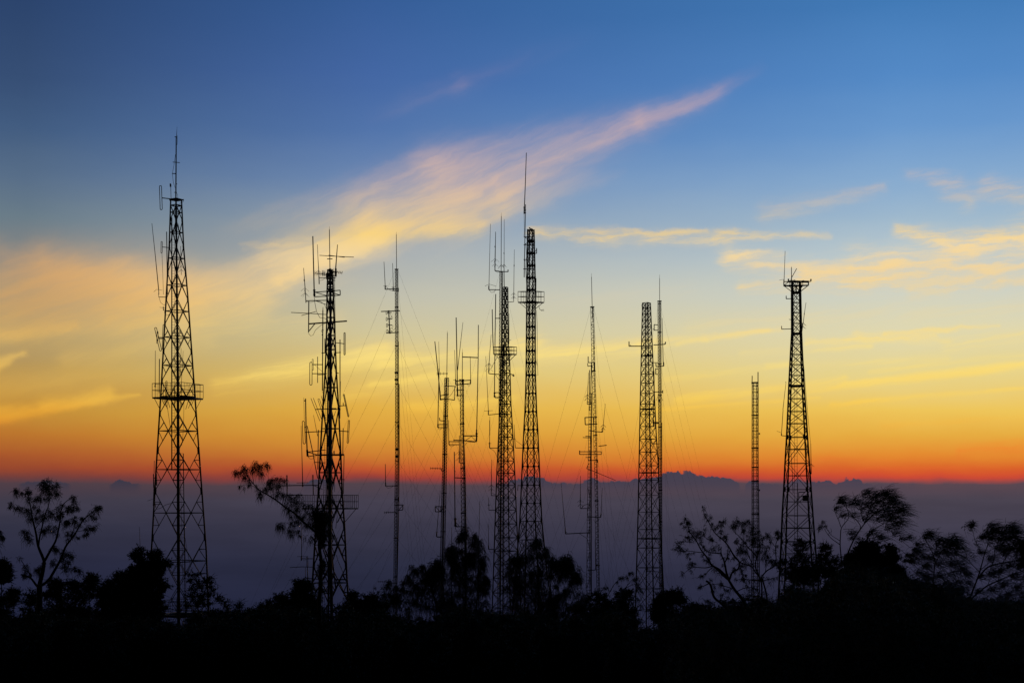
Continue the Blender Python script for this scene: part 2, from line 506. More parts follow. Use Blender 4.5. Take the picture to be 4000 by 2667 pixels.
# ------------------------------------------------------------------ towers
class Tower:
    def __init__(self, name, label, cat, group, D, prof, nleg=4, theta=45.0, K=None, steel=STEEL):
        self.D = D
        self.s = D / F
        self.nleg = nleg
        self.th = [rad(theta + 360.0 * k / nleg) for k in range(nleg)]
        self.cmax = max(abs(math.cos(t)) for t in self.th)
        gy = ground_row(prof[-1][1], D)
        if prof[-1][0] < gy:                        # carry the legs on down to the ground
            (a, ax, ah), (b, bx, bh) = prof[-2], prof[-1]
            k = (gy - b) / (b - a)
            prof = prof + [(gy, bx + (bx - ax) * k, bh + (bh - ah) * k)]
        self.prof = prof
        self.top = prof[0][0]
        self.bot = gy
        self.steel = steel
        self.K = K or Crop(0, 0, 1)
        base = px2w(self.cx(gy), gy, D)
        self.az = math.atan2(base[0], base[1])
        self.r = np.array([math.cos(self.az), -math.sin(self.az), 0])
        self.f = np.array([math.sin(self.az), math.cos(self.az), 0])
        self.o = thing(name, label, cat, base, group)

    def cx(self, py):
        return float(np.interp(py, [p[0] for p in self.prof], [p[1] for p in self.prof]))

    def hw(self, py):
        return float(np.interp(py, [p[0] for p in self.prof], [p[2] for p in self.prof]))

    def leg(self, py, k, extra=0.0):
        R = (self.hw(py) + extra) * self.s * math.cos(self.az) / self.cmax
        t = self.th[k % self.nleg]
        return px2w(self.cx(py), py, self.D) + self.r * R * math.cos(t) + self.f * R * math.sin(t)

    def W(self, px, py, dv=0.0):
        p = px2w(px, py, self.D)
        c = np.array([0, 0, ZC])
        return c + (p - c) * (1 + dv / self.D)

    def legs(self, w, mat=None, wb=None):
        rows = [p[0] for p in self.prof]
        for k in range(self.nleg):
            m = MB()
            m.tube([self.leg(y, k) for y in rows], np.linspace(w, wb or w, len(rows)) * self.s / 2, 5)
            m.build('leg', mat or self.steel, self.o)

    def panel(self, m, y0, y1, style, wd, wh):
        s = self.s / 2 * 0.98
        n = self.nleg
        ym = (y0 + y1) / 2
        for k in range(n):
            a0, b0, a1, b1 = self.leg(y0, k), self.leg(y0, k + 1), self.leg(y1, k), self.leg(y1, k + 1)
            if 'X' in style:
                m.bar(a0, b1, wd * s)
                m.bar(b0, a1, wd * s)
            if 'Z' in style:
                if (self._zi + k) % 2:
                    m.bar(a0, b1, wd * s)
                else:
                    m.bar(b0, a1, wd * s)
            if 'K' in style:
                c = (a0 + b0) / 2
                m.bar(c, a1, wd * s)
                m.bar(c, b1, wd * s)
            if 'M' in style:                       # horizontal through the crossing
                # diagonals cross where the panel narrows
                w0, w1 = self.hw(y0), self.hw(y1)
                yc = y0 + (y1 - y0) * w0 / (w0 + w1)
                ac, bc = self.leg(yc, k), self.leg(yc, k + 1)
                m.bar(ac, bc, wh * s)
                if 'R' in style:                   # short struts from leg to diagonal
                    mid = (ac + bc) / 2
                    for p, q in ((ac, a0), (bc, b0), (ac, a1), (bc, b1)):
                        m.bar(p, (mid + q) / 2, wd * s * 0.8)
                    if 'Q' in style:
                        for p, q in ((ac, a0), (bc, b0), (ac, a1), (bc, b1)):
                            m.bar((p + q) / 2, (mid + q) / 2, wd * s * 0.75)
            if 'H' in style:
                m.bar(a0, b0, wh * s)

    def lattice(self, levels, style, wd, wh, per=1, name='bracing', last=True):
        self._zi = 0
        for i in range(0, len(levels) - 1, per):
            m = MB()
            for j in range(i, min(i + per, len(levels) - 1)):
                st = style(j) if callable(style) else style
                self.panel(m, levels[j], levels[j + 1], st, wd, wh)
                self._zi += 1
            if last and i + per >= len(levels) - 1:
                y = levels[-1]
                for k in range(self.nleg):
                    m.bar(self.leg(y, k), self.leg(y, k + 1), wh * self.s / 2)
            m.build(name, self.steel, self.o)

    def gussets(self, rows, w, h, name='gusset_plate'):
        for y in rows:
            for k in range(self.nleg):
                m = MB()
                a, b = self.leg(y - h / 2, k), self.leg(y + h / 2, k)
                c = (a + b) / 2
                for j in (k + 1, k - 1):
                    d = self.leg(y, j) - self.leg(y, k)
                    d /= np.linalg.norm(d)
                    up = (a - b) / 2
                    nn = np.cross(d, up / np.linalg.norm(up))
                    hw = w * self.s / 2
                    # tapered plate: octagon against the leg
                    t = 0.05
                    prof = [(-.3, 1), (.35, 1), (1, .45), (1, -.45), (.35, -1), (-.3, -1)]
                    v = [c + d * hw * q + up * r + nn * e for e in (-t, t) for q, r in prof]
                    m.add(v, [(0, 1, 2, 3), (0, 3, 4, 5), (9, 8, 7, 6), (11, 10, 9, 6), (0, 6, 7, 1), (1, 7, 8, 2), (2, 8, 9, 3), (3, 9, 10, 4), (4, 10, 11, 5), (5, 11, 6, 0)])
                m.build(name, self.steel, self.o)

    def flanges(self, rows, w=None, h=4.0, name='joint_plate'):
        for y in rows:
            m = MB()
            ps = [self.leg(y, k, 1.2) for k in range(self.nleg)]
            for k in range(self.nleg):
                m.bar(ps[k], ps[(k + 1) % self.nleg], h * self.s / 2)
            m.build(name, self.steel, self.o)

    def ladder(self, y0, y1, px0, px1, w=9.0, step=11.0, dv=0.0, wr=1.5, cage=False):
        m = MB()
        n = max(2, int((y1 - y0) / step))
        for side in (-.5, .5):
            m.bar(self.W(px0 + side * w, y0, dv), self.W(px1 + side * w, y1, dv), wr * self.s / 2)
        for i in range(n + 1):
            t = i / n
            x = px0 + (px1 - px0) * t
            y = y0 + (y1 - y0) * t
            m.bar(self.W(x - w / 2, y, dv), self.W(x + w / 2, y, dv), 1.1 * self.s / 2)
        m.build('ladder', self.steel, self.o)

    def strokes(self, m, lst, dv):
        for w, pts in lst:
            pts = self.K(pts) if isinstance(pts, str) else pts
            p = [self.W(a, b, dv) for a, b in pts]
            m.tube(p, np.asarray(w if not np.isscalar(w) else [w, w], float) * 1.22 * self.s / 2, 5)

    def ant(self, name, lst, arm=None, rad_=None, dv=None, mat=None, label=None):
        """an antenna part; arm = its bracket as a sub-part; rad_ = ground-plane rods (x, y, length)"""
        if dv is None:
            dv = random.uniform(-1, 1) * 0.5 * min(1.5, self.hw(self.top) * self.s + 0.3)
        if name in ('feed_cable', 'cross_arm', 'cable_riser') and len(lst) > 1 and not arm:
            for q in lst:
                o = self.ant(name, [q], dv=dv, mat=mat)
            return o
        m = MB()
        self.strokes(m, lst, dv)
        for (x, y, L) in rad_ or []:
            px, py = self.K.p(x, y)
            c = self.W(px, py, dv)
            l = L / self.K.s * self.s
            a0 = random.uniform(0.2, 0.9)
            for k in range(4):
                t = a0 + k * math.pi / 2
                m.bar(c, c + np.array([math.cos(t) * l, math.sin(t) * l, -l * 0.85]), 1.15 * self.s / 2)
        o = m.build(name, mat or FIBRE, self.o)
        if label:
            o['label'] = label
        if arm:
            a = MB()
            self.strokes(a, arm, dv)
            a.build('mounting_arm', self.steel, o)
        return o

    def loop(self, x0, y0, x1, y1, w, wt=2.4, arm=None, dv=None, name='folded_dipole'):
        p0, p1 = np.array(self.K.p(x0, y0)), np.array(self.K.p(x1, y1))
        hw = w / self.K.s / 2
        d = (p1 - p0) / np.linalg.norm(p1 - p0)
        n = np.array([-d[1], d[0]])
        a, b = p0 + d * hw, p1 - d * hw
        pts = []
        for i in range(9):
            t = math.pi * i / 8
            pts.append(a + n * hw * math.cos(t) - d * hw * math.sin(t))
        for i in range(9):
            t = math.pi * i / 8
            pts.append(b - n * hw * math.cos(t) + d * hw * math.sin(t))
        pts.append(pts[0])
        return self.ant(name, [(wt, [tuple(q) for q in pts])], arm, dv=dv)

    def yagi(self, x0, y0, x1, y1, n, el, wt=2.0, arm=None, dv=None, tilt=0.0):
        p0, p1 = np.array(self.K.p(x0, y0)), np.array(self.K.p(x1, y1))
        l = [(wt, [tuple(p0), tuple(p1)])]
        h = el / self.K.s / 2
        for i in range(n):
            c = p0 + (p1 - p0) * i / (n - 1)
            k = 1 - 0.25 * i / n
            l.append((1.3, [(c[0] + tilt * h * k, c[1] - h * k), (c[0] - tilt * h * k, c[1] + h * k)]))
        return self.ant('yagi_antenna', l, arm, dv=dv)

    def mast(self, y0, y1, x0, x1, w, tip=None, name='top_mast', mat=None):
        m = MB()
        if tip:
            m.tube([self.W(x0, tip), self.W(x0, y0 + 2)], [0.35 * self.s, 0.7 * self.s], 5)
        m.tube([self.W(x0, y0), self.W(x1, y1)], [w * self.s / 2 * 0.85, w * self.s / 2], 6)
        return m.build(name, mat or self.steel, self.o)

    def platform(self, yr, yf, half, theta, nside=4, depth=None, rails=2, posts=6, wp=2.4, thick=5.0, strut=None, hub=None):
        """walkway deck with a railing round it, held by raking struts"""
        cx = self.cx(yf)
        R = half * self.s
        ths = [rad(theta + 360.0 * k / nside) for k in range(nside)]
        cm = max(abs(math.cos(t)) for t in ths)

        def pt(y, k, f=1.0):
            t = ths[k % nside]
            return px2w(cx, y, self.D) + (self.r * math.cos(t) + self.f * math.sin(t) * (depth or 1.0)) * R * f / cm
        deck = MB()
        th = thick * self.s
        v = []
        inner = 0.5
        for f in (1.0, inner):
            for e in (0, -th):
                for k in range(nside):
                    v.append(pt(yf, k, f) + np.array([0, 0, e]))
        fc = []
        N = nside
        for k in range(N):
            j = (k + 1) % N
            fc += [(k, j, 2 * N + j, 2 * N + k), (N + j, N + k, 3 * N + k, 3 * N + j), (k, N + k, N + j, j), (2 * N + j, 3 * N + j, 3 * N + k, 2 * N + k)]
        deck.add(v, fc)
        dk = deck.build('platform', self.steel, self.o)
        rl = MB()
        for k in range(N):
            for i in range(rails):
                y = yr + (yf - yr) * i / rails
                rl.bar(pt(y, k), pt(y, k + 1), wp * self.s / 2)
            for i in range(posts):
                t = i / posts
                a = pt(yr, k) * (1 - t) + pt(yr, k + 1) * t
                b = pt(yf, k) * (1 - t) + pt(yf, k + 1) * t
                rl.bar(a, b, (wp if i == 0 else wp * 0.62) * self.s / 2)
        rl.build('railing', self.steel, dk)
        if strut:
            for k in range(N):
                a = (pt(yf + 2, k) + pt(yf + 2, k + 1)) / 2
                b = (pt(strut, k, self.hw(strut) / half) + pt(strut, k + 1, self.hw(strut) / half)) / 2
                for p, q in ((pt(yf + 2, k, 0.93), pt(strut, k, self.hw(strut) / half)), (a * 0.97 + b * 0.03, b)):
                    st = MB()
                    st.bar(p, q, wp * self.s / 2 * 1.1)
                    st.build('strut', self.steel, dk)
        return dk

    def guy(self, y, anchors, w=1.0, sag=0.012):
        for i, (ax, ad) in enumerate(anchors):
            dist = self.D + ad
            gx = (ax - 2000) * dist / F
            e = np.array([gx, dist, float(gz(gx, dist)) + 0.1])
            c = px2w(self.cx(y), y, self.D)
            k = min(range(self.nleg), key=lambda q: np.linalg.norm((self.leg(y, q) - e)[:2]))
            a = self.leg(y, k)
            L = np.linalg.norm(e - a)
            pts = []
            for t in np.linspace(0, 1, 9):
                q = a * (1 - t) + e * t
                q[2] -= sag * L * 4 * t * (1 - t)
                pts.append(q)
            m = MB()
            m.tube(pts, w * 0.5 * self.s / 2, 4)
            m.build('guy_wire', WIRE, self.o)

    def footing(self, size=0.5):
        for k in range(self.nleg):
            p = self.leg(self.bot, k)
            m = MB()
            m.box(p + np.array([0, 0, -0.1]), (size, 0, 0), (0, size, 0), (0, 0, 0.45))
            m.build('footing', CONC, self.o)


LT = 'lattice radio towers on the hill'
GM = 'slender guyed masts'

# --- 1: the big tower at the left -------------------------------------------------
K1, K2, K3 = Crop(500, 450, 2.24), Crop(500, 1150, 2.24), Crop(500, 1850, 2.24)
T = Tower('lattice_tower', 'tallest lattice tower, with thin top mast, two-loop dipoles and a railed square platform halfway up',
          'radio tower', LT, 190,
          [(778, 688, 21), (963, 689, 28), (1150, 691.5, 41.5), (1498, 694.5, 63.5), (1850, 696.5, 87.5), (2150, 699, 107), (2450, 697, 121)], 4, 0)
T.legs(5.8, wb=7.5)
m = MB()
m.tube([T.W(688, 800, -1.2), T.W(691, 1150, -2), T.W(695, 1500, -2.6), T.W(696, 1850, -3.4), T.W(698, 2450, -4.6)], np.array([7, 8, 10, 11, 12]) * T.s / 2, 6)
m.build('cable_riser', STEEL, T.o)
g = [802, 861, 963, 1068, 1170, 1268, 1373, 1489, 1616, 1759, 1917, 2099, 2290, 2500]
T.lattice(g, lambda j: 'XM' if j < 5 else ('XMR' if j < 9 else 'XMRQ'), 3.4, 4.0)
for y, w in ((780, 4), (803, 2.5)):
    m = MB()
    for k in range(4):
        m.bar(T.leg(y, k), T.leg(y, k + 1), w * T.s)
    m.build('top_frame', STEEL, T.o)
T.gussets([861, 963, 1068, 1170, 1268], 9, 22)
T.gussets([1373, 1489, 1616], 11, 28)
T.gussets([1759, 1917, 2099, 2290], 15, 34)
T.ladder(880, 1835, 677, 678, 11, 11)
T.ladder(1770, 2440, 709, 724, 12, 13)
m = MB()
m.tube([T.W(671, 850, -0.3), T.W(671, 1300, -0.3), T.W(671, 1836, -0.3)], 4.6 * T.s / 2)
m.build('cable_riser', STEEL, T.o)
m = MB()
m.tube([T.W(716, 1770, -0.3), T.W(724, 2440, -0.3)], 3.6 * T.s / 2)
m.build('cable_riser', STEEL, T.o)
T.K = K1
T.mast(535, 905, 688.5, 686, 5.2, None)
T.ant('lightning_rod', [([0.5, 2.2], '429,98 425,190')], dv=0)
m = T.ant('cross_arm', [(2.4, '392,411 453,416'), (3.0, '386,511 418,512'), (2.5, '408,190 425,190'), (2.5, '405,676 418,676'), (2.5, '418,602 430,602'),
                        (1.2, '415,345 403,430 388,515 397,590 412,636'), (1.2, '430,180 433,215 430,262'), (1.2, '422,668 434,700 437,735')], dv=0)
T.ant('top_plate', [(5, '362,742 488,741'), (7, '385,741 462,742'), (1.2, '488,742 485,757 464,768 450,775')], dv=0)
T.ant('beacon_lamp', [(1.8, '374,628 377,735'), (5.5, '371,602 373,627'), (3, '371,598 371,604')], dv=.3)
T.loop(284, 617, 291, 828, 18, 2.4, arm=[(3.4, '297,724 395,735')], dv=0)
T.loop(295, 1105, 294, 1206, 11, 2.0, arm=[(2.6, '301,1153 372,1160')], dv=0.2)
T.ant('feed_cable', [(1.2, '297,1206 304,1380 310,1568'), (1.1, '440,950 447,985 436,1010')], dv=0.2)
T.ant('whip_antenna', [([1.6, 3], '209,947 239,1230 268,1525'), (2.4, '268,1525 270,1568')], arm=[(2.5, '268,1558 268,1590 345,1592'), (1.2, '225,1546 250,1524 300,1532')], dv=0.1)
T.ant('whip_antenna', [(3.0, '338,1020 341,1250 345,1568')], dv=0.4)
T.ant('whip_antenna', [(1.6, '461,1145 463,1320 467,1398'), (1.2, '467,1317 440,1345'), (1.2, '467,1317 490,1345'), (1.2, '467,1352 440,1372'), (1.2, '467,1352 485,1368')], dv=0.6)
T.K = K2
T.ant('stub_antenna', [(2.6, '309,106 310,138'), (1.2, '277,112 320,118')], arm=[(2.4, '308,137 350,148 378,150')], dv=0)
T.ant('feed_cable', [(1.2, '270,20 285,70 312,93 350,75'), (1.2, '318,150 322,180 350,182 372,165'), (1.4, '340,965 356,1060 372,1170 380,1200')], dv=0)
T.loop(240, 289, 287, 494, 17, 2.3, arm=[(3, '262,376 320,376'), (3, '270,386 320,384')], dv=0)
T.loop(259, 325, 256, 428, 10, 2.0, dv=0.15)
T.loop(313, 263, 305, 480, 12, 2.2, dv=0.7)
T.loop(336, 757, 336, 976, 12, 2.0, dv=-1.5)
T.platform(1500, 1553, 97, 8, 4, posts=8, wp=2.4, thick=6, strut=1595)
T.ant('whip_antenna', [([1.5, 2.2], '239,490 238,800'), (3.5, '233,795 238,810')], dv=-0.8)
T.ant('whip_antenna', [(3.0, '275,563 273,862')], dv=-0.4)
T.ant('whip_antenna', [([1, 1.8], '483,494 472,690 465,800')], dv=0.4)
T.ant('feed_cable', [(1.2, '490,930 487,1100 480,1240 470,1320'), (1.2, '465,470 462,620 450,700')], dv=0.5)
T.ant('whip_antenna', [(1.8, '230,1452 228,1565')], dv=-.2)
T.K = K3
T.ant('whip_antenna', [(3.6, '223,0 225,120'), (4, '228,120 222,280'), (1.2, '172,235 218,220'), (2.5, '237,255 243,295')], arm=[(2.4, '225,38 245,30'), (2, '240,265 290,266')], dv=-.2)
T.ant('whip_antenna', [(3.6, '249,0 251,102')], dv=.2)
T.ant('feed_cable', [(1.5, '240,310 285,300 330,270 380,257'), (1.3, '500,560 520,680 545,800 570,870')], dv=0)
T.platform(2345, 2396, 104, 4, 4, posts=6, thick=9, strut=None)
T.footing()

# --- 2: the crowded tower ---------------------------------------------------------
K4, K5, K6 = Crop(1080, 850, 2.24), Crop(1080, 1450, 2.6125), Crop(880, 1780, 2.178)
T = Tower('lattice_tower', 'heavy lattice tower crowded with dozens of antennas, its long balcony level with the horizon',
          'radio tower', LT, 150,
          [(1052, 1289, 9), (1150, 1290, 13), (1245, 1291.5, 15), (1365, 1292, 18.5), (1455, 1292, 22), (1595, 1292, 31), (1775, 1291, 40), (1928, 1290, 47),
           (2055, 1290, 56), (2262, 1288.5, 67), (2354, 1288, 74)], 4, -4)
T.legs(5.2, wb=8.5)
m = MB()
m.tube([T.W(1290, 1070, -.5), T.W(1291, 1460, -.8), T.W(1288, 1800, -1.0), T.W(1289, 2100, -1.4), T.W(1300, 2560, -1.7)], np.array([6, 11, 14, 14, 11]) * T.s / 2, 6)
m.build('cable_riser', GALV, T.o)
m = MB()
m.tube([T.W(1284, 1300, .4), T.W(1279, 1700, .9), T.W(1277, 2000, 1.1), T.W(1312, 2300, 1.1)], 6 * T.s / 2, 5)
m.build('cable_riser', GALV, T.o)
g = [1060, 1090, 1120, 1150, 1240, 1310, 1365, 1455, 1595, 1775, 1928, 2055, 2210, 2350, 2480]
T.lattice(g, lambda j: 'XH' if j < 7 else ('XM' if j < 9 else ('XMRQ')), 5.2, 4.0)
T.gussets([1240, 1365, 1455, 1595], 8, 24)
T.gussets([1775, 1928, 2055, 2210], 13, 34)
T.ladder(1060, 1450, 1303, 1309, 8, 13)
T.ladder(1430, 1930, 1278, 1268, 8, 9)
T.ladder(1930, 2520, 1268, 1262, 8, 10)
T.K = K4
T.mast(897, 1056, 1286.7, 1289, 3.4, 884)
T.ant('top_plate', [(5, '453,457 488,460'), (4, '458,450 480,450'), (3, '443,361 490,361'), (3.4, '455,572 492,572'), (3, '445,620 495,620'), (4, '434,526 515,526'), (3.5, '443,685 500,685')], dv=0)
T.ant('pipe_antenna', [([3.6, 4], '318,163 330,640'), (6.5, '330,628 332,690'), (3, '320,634 342,634'), (3, '320,672 342,674')],
      arm=[(3.2, '335,652 450,644 558,635'), (3.2, '335,692 450,686 558,678'), (3.2, '557,635 558,678'), (2.6, '335,652 450,685'), (2.6, '450,645 558,678')], dv=-.3)
T.ant('whip_antenna', [([1.4, 2.6], '358,236 364,372 370,470'), (3.2, '370,465 374,582')], arm=[(2.6, '374,526 440,527'), (1.1, '380,550 405,545 425,530')], rad_=[(368, 461, 42)], dv=.4)
T.ant('whip_antenna', [([2.2, 4.2], '534,236 526,340 517,465'), (6.5, '519,445 520,510'), (2.2, '376,330 526,339 677,346'), (2.0, '456,328 520,338 596,348')], arm=[(2.6, '475,475 517,478'), (2.6, '480,505 520,513'), (2.6, '479,474 481,507')], dv=.2)
T.yagi(337, 487, 440, 500, 7, 44, 2.2, arm=[(3, '432,498 478,505'), (3, '436,485 436,530')], dv=-.2)
T.yagi(575, 482, 500, 474, 6, 30, 2.2, arm=[(2.8, '500,474 478,470')], dv=.1, tilt=.35)
T.yagi(402, 485, 425, 488, 4, 50, 1.6, dv=.9)
T.ant('cross_arm', [(2.6, '432,535 515,550'), (2.6, '440,500 525,512'), (1.2, '528,505 520,525 495,545'), (1.2, '497,445 503,560 510,700')], dv=.1)
T.ant('whip_antenna', [([1.6, 2.8], '237,440 250,612'), (4, '243,540 244,556'), (2.8, '250,612 258,745')], arm=[(3.2, '258,727 445,723'), (2, '340,727 442,763'), (1.2, '262,735 300,742 340,730 380,730 420,760 440,810')],
      rad_=[(249, 614, 36), (251, 655, 42)], dv=.2)
T.ant('turnstile_antenna', [(3.6, '283,733 281,1005'), (2.2, '127,829 280,837 434,847'), (2.0, '219,856 282,838 345,821'), (4, '275,838 289,838')],
      arm=[(5, '280,929 450,916 617,904'), (3.2, '285,992 335,929'), (1.3, '278,1010 300,1034 320,1028 340,985 390,940 435,922')], dv=-.4)
T.ant('feed_cable', [(1.6, '330,690 335,740 350,820 378,874 420,880 455,900'), (1.2, '400,985 390,990 400,1005'), (1.2, '400,1520 410,1540 420,1545')], dv=-.3)
T.ant('whip_antenna', [([1, 3.2], '407,782 406,815'), (3.6, '406,815 402,1515'), (4, '401,1020 402,1030')], arm=[(2.6, '395,985 413,985'), (3, '394,1185 440,1180')], dv=-.2)
T.ant('whip_antenna', [(3, '424,1058 424,1180')], dv=.3)
T.ant('whip_antenna', [(3.2, '556,1066 556,1568')], arm=[(2.6, '520,1094 595,1103'), (3, '510,1182 563,1178'), (2.5, '525,1355 545,1362')], dv=.2)
T.loop(596, 1006, 596, 1200, 10, 2.6, dv=.2)
T.loop(302, 1264, 301, 1464, 20, 2.4, arm=[(2.8, '312,1364 440,1364')], dv=-.1)
T.loop(317, 1237, 319, 1333, 10, 1.5, arm=[(3, '310,1284 404,1285')], dv=.5)
T.ant('whip_antenna', [(2.4, '360,1216 360,1445')], arm=[(2.4, '360,1374 420,1372'), (1, '330,1285 410,1355')], dv=.1)
T.K = K5
T.loop(687, 234, 734, 462, 9, 2.4, arm=[(2.8, '640,352 712,348'), (2.6, '681,320 682,352')], dv=.2)
T.loop(740, 499, 727, 731, 13, 2.4, arm=[(3, '635,606 735,614')], dv=.2)
T.ant('whip_antenna', [(3, '681,580 677,850')], dv=.25)
T.ant('yagi_antenna', [(3.2, '397,388 480,382'), (1.8, '351,274 397,390 443,508'), (1.8, '376,272 420,388 465,500'), (1.6, '456,250 480,330')], dv=-.3)
T.loop(429, 280, 500, 500, 16, 1.8, dv=-.2)
T.ant('pipe_antenna', [([3.6, 4.4], '297,277 302,560 314,830'), (7, '313,800 318,868'), (3.5, '281,299 298,299'), (3, '284,570 305,570'), (1.2, '279,268 284,500')],
      arm=[(3, '322,822 440,808 500,800'), (3, '322,868 430,852'), (2.6, '325,824 440,858'), (1.3, '320,872 345,893 375,890 395,870')], dv=-.4)
T.loop(274, 507, 284, 739, 23, 2.4, arm=[(3, '293,621 428,614 490,611')], dv=-.4)
T.ant('pipe_antenna', [(3, '313,556 365,800 420,1090')], dv=-.5)
T.ant('whip_antenna', [(3.2, '428,597 422,1000'), ([1.2, 2], '378,446 400,560 420,660')], dv=.3)
T.ant('whip_antenna', [([1.3, 3], '251,554 258,780 267,1130'), (4.5, '267,1130 268,1178'), (1.6, '205,1137 326,1134')], arm=[(3, '40,1167 180,1163 420,1161'), (2, '373,1160 470,1203')], dv=-.6)
T.ant('stub_antenna', [(3.6, '109,1160 108,1275')], dv=-.6)
T.loop(106, 1060, 107, 1165, 9, 2.2, dv=-.6)
T.ant('stub_antenna', [(3.6, '375,1160 376,1260')], dv=-.5)
T.loop(371, 1057, 372, 1165, 9, 2.2, dv=-.5)
T.ant('cross_arm', [(6, '440,852 685,851'), (3.5, '400,852 690,845'), (3.5, '430,1030 670,1032'), (5, '570,381 610,381'), (3, '470,383 655,388'), (2.5, '390,926 500,932'), (4, '588,810 588,850'), (2.5, '640,1102 695,1102'), (1.6, '560,470 590,450 604,405')], dv=-1)
T.ant('pipe_antenna', [(3.2, '651,100 647,480')], dv=.3)
T.ant('pipe_antenna', [(2.6, '690,850 683,1250')], dv=.6)
m = T.platform(1933, 1983, 109, -3, 4, posts=15, wp=2.4, thick=5, strut=2040)
T.ant('platform_arm', [(3.6, '100,1262 265,1258')], dv=0.2)
T.ant('feed_cable', [(1.8, '610,1400 620,1480 605,1600'), (1.2, '590,1000 592,1230')], dv=-1)
T.K = K6
T.ant('whip_antenna', [([2, 2.4], '651,570 649,850'), (4, '648,850 647,890'), (1.4, '611,855 698,855')], arm=[(2.6, '648,873 752,873'), (1.1, '660,880 670,893 685,880')], dv=.2)
T.ant('stub_antenna', [(3, '698,940 703,1090'), (2.2, '550,948 650,942 745,944'), (1.6, '682,948 682,1070')], dv=-.2)
T.loop(698, 854, 699, 945, 9, 2.2, dv=-.2)
T.ant('feed_cable', [(1.8, '945,840 962,900 990,960 1010,1020'), (1.4, '940,700 960,690 948,710')], dv=.4)
T.ant('cross_arm', [(3, '700,1040 840,1050'), (4.5, '940,1050 1040,1050')], dv=-.6)
T.footing()


def guyed(name_label, D, prof, flr, style, wl, wd, per, nleg=3, theta=80, K=None, step=14, mat=None, cat='radio mast', name='guyed_mast', grp=GM):
    t = Tower(name, name_label, cat, grp, D, prof, nleg, theta, K)
    t.legs(wl)
    lv = list(np.arange(prof[0][0], t.bot, step))
    t.lattice(lv, style, wd, wd, per)
    t.flanges(flr)
    return t


# --- 3: thin guyed mast with four-loop array ---------------------------------------
K7, K8 = Crop(1400, 880, 2.53), Crop(1400, 1500, 1.8447)
T = guyed('thin guyed mast with a short column of four small loop antennas near its top', 220,
          [(1052, 1549.3, 5.8), (1500, 1551, 6.2), (1800, 1550.5, 6.2), (2100, 1546, 6.4), (2302, 1544, 6.6)],
          [1052, 1200, 1350, 1500, 1649, 1799, 1950, 2101, 2252], 'XH', 2.2, 1.1, 11, theta=85, step=13.5)
T.K = K7
T.mast(916, 1056, 1548.2, 1549.2, 2.6, 906)
T.ant('cable_riser', [([1.6, 3.2], '398,1150 396,1400 394,1568')], dv=0)
T.ant('whip_antenna', [([1.6, 2.2], '253,361 259,480 265,600'), (4, '265,596 265,634'), (1.2, '246,597 287,598')], arm=[(3.4, '264,632 395,627'), (1.2, '270,603 290,625 318,643 345,650')], dv=0)
T.ant('whip_antenna', [([1.5, 2], '338,374 342,500 345,612'), (4, '344,610 344,648'), (1.2, '327,611 362,612')], arm=[(3, '343,645 395,645'), (4, '394,620 394,657')], dv=.1)
T.ant('cross_arm', [(3.4, '223,851 410,844')], dv=0)
T.ant('cross_arm', [(3.4, '274,1064 400,1057')], dv=0)
T.ant('loop_array', [(4, '300,850 310,1063'), (5, '290,848 308,846'), (5, '301,1063 320,1063'), (3, '288,863 328,861'), (3, '290,925 333,924'), (3, '290,986 335,986'), (3, '292,1049 338,1047'),
                     (1.2, '310,870 330,900 318,920'), (1.2, '318,905 340,908 340,920 315,928'), (1.2, '328,990 343,990 340,1010 315,1020 318,1035'), (1.2, '330,1020 350,1035 360,1020')], dv=0)
for (x, y) in ((279, 864), (280, 926), (283, 987), (287, 1048)):
    T.loop(x, y - 17, x, y + 17, 12, 1.8, dv=0)
for y in (1455, 1482):
    T.ant('equipment_box', [([7, 7], [(1541.5, y), (1554.5, y)])], dv=-.25)
T.K = K8
for y in (1754, 1782):
    T.ant('equipment_box', [([8, 8], [(1543.5, y), (1556, y)])], dv=-.25)
T.ant('cable_riser', [(3.2, '293,0 294,500 291,900 285,1150 277,1480')], dv=0)
T.ant('stub_antenna', [(3.4, '278,300 288,297'), (3, '288,290 288,318')], dv=0)
T.ant('whip_antenna', [([2, 2.6], '194,575 196,712'), (4, '196,708 197,736')], arm=[(2.6, '196,733 285,731'), (1.2, '200,738 215,748 235,743 250,735')], dv=0)
T.ant('side_frame', [(3, '258,869 326,869'), (3, '322,870 319,905'), (3, '285,907 320,905'), (2, '292,902 322,873'), (4, '265,808 264,850'), (4, '290,812 291,850')], dv=0)
T.yagi(187, 924, 265, 922, 6, 18, 2.2, arm=[(3, '265,922 280,930')], dv=0)
T.yagi(142, 1421, 220, 1422, 6, 16, 2.0, arm=[(2.4, '215,1430 280,1432')], dv=0)
for y, a in ((1056, ((885, 12), (2165, 5), (1700, 40))), (1204, ((940, 10), (2150, 5), (1690, 40))), (1354, ((930, 8), (2128, 5), (1680, 38))), (1504, ((960, 8), (2120, 3), (1650, 36))),
             (1653, ((1050, 6), (2095, 3), (1640, 30))), (1803, ((1080, 6), (2080, 2))), (1953, ((1120, 4), (2010, 0))), (2104, ((1180, 0), (1960, 0)))):
    T.guy(y, a, 1.15)

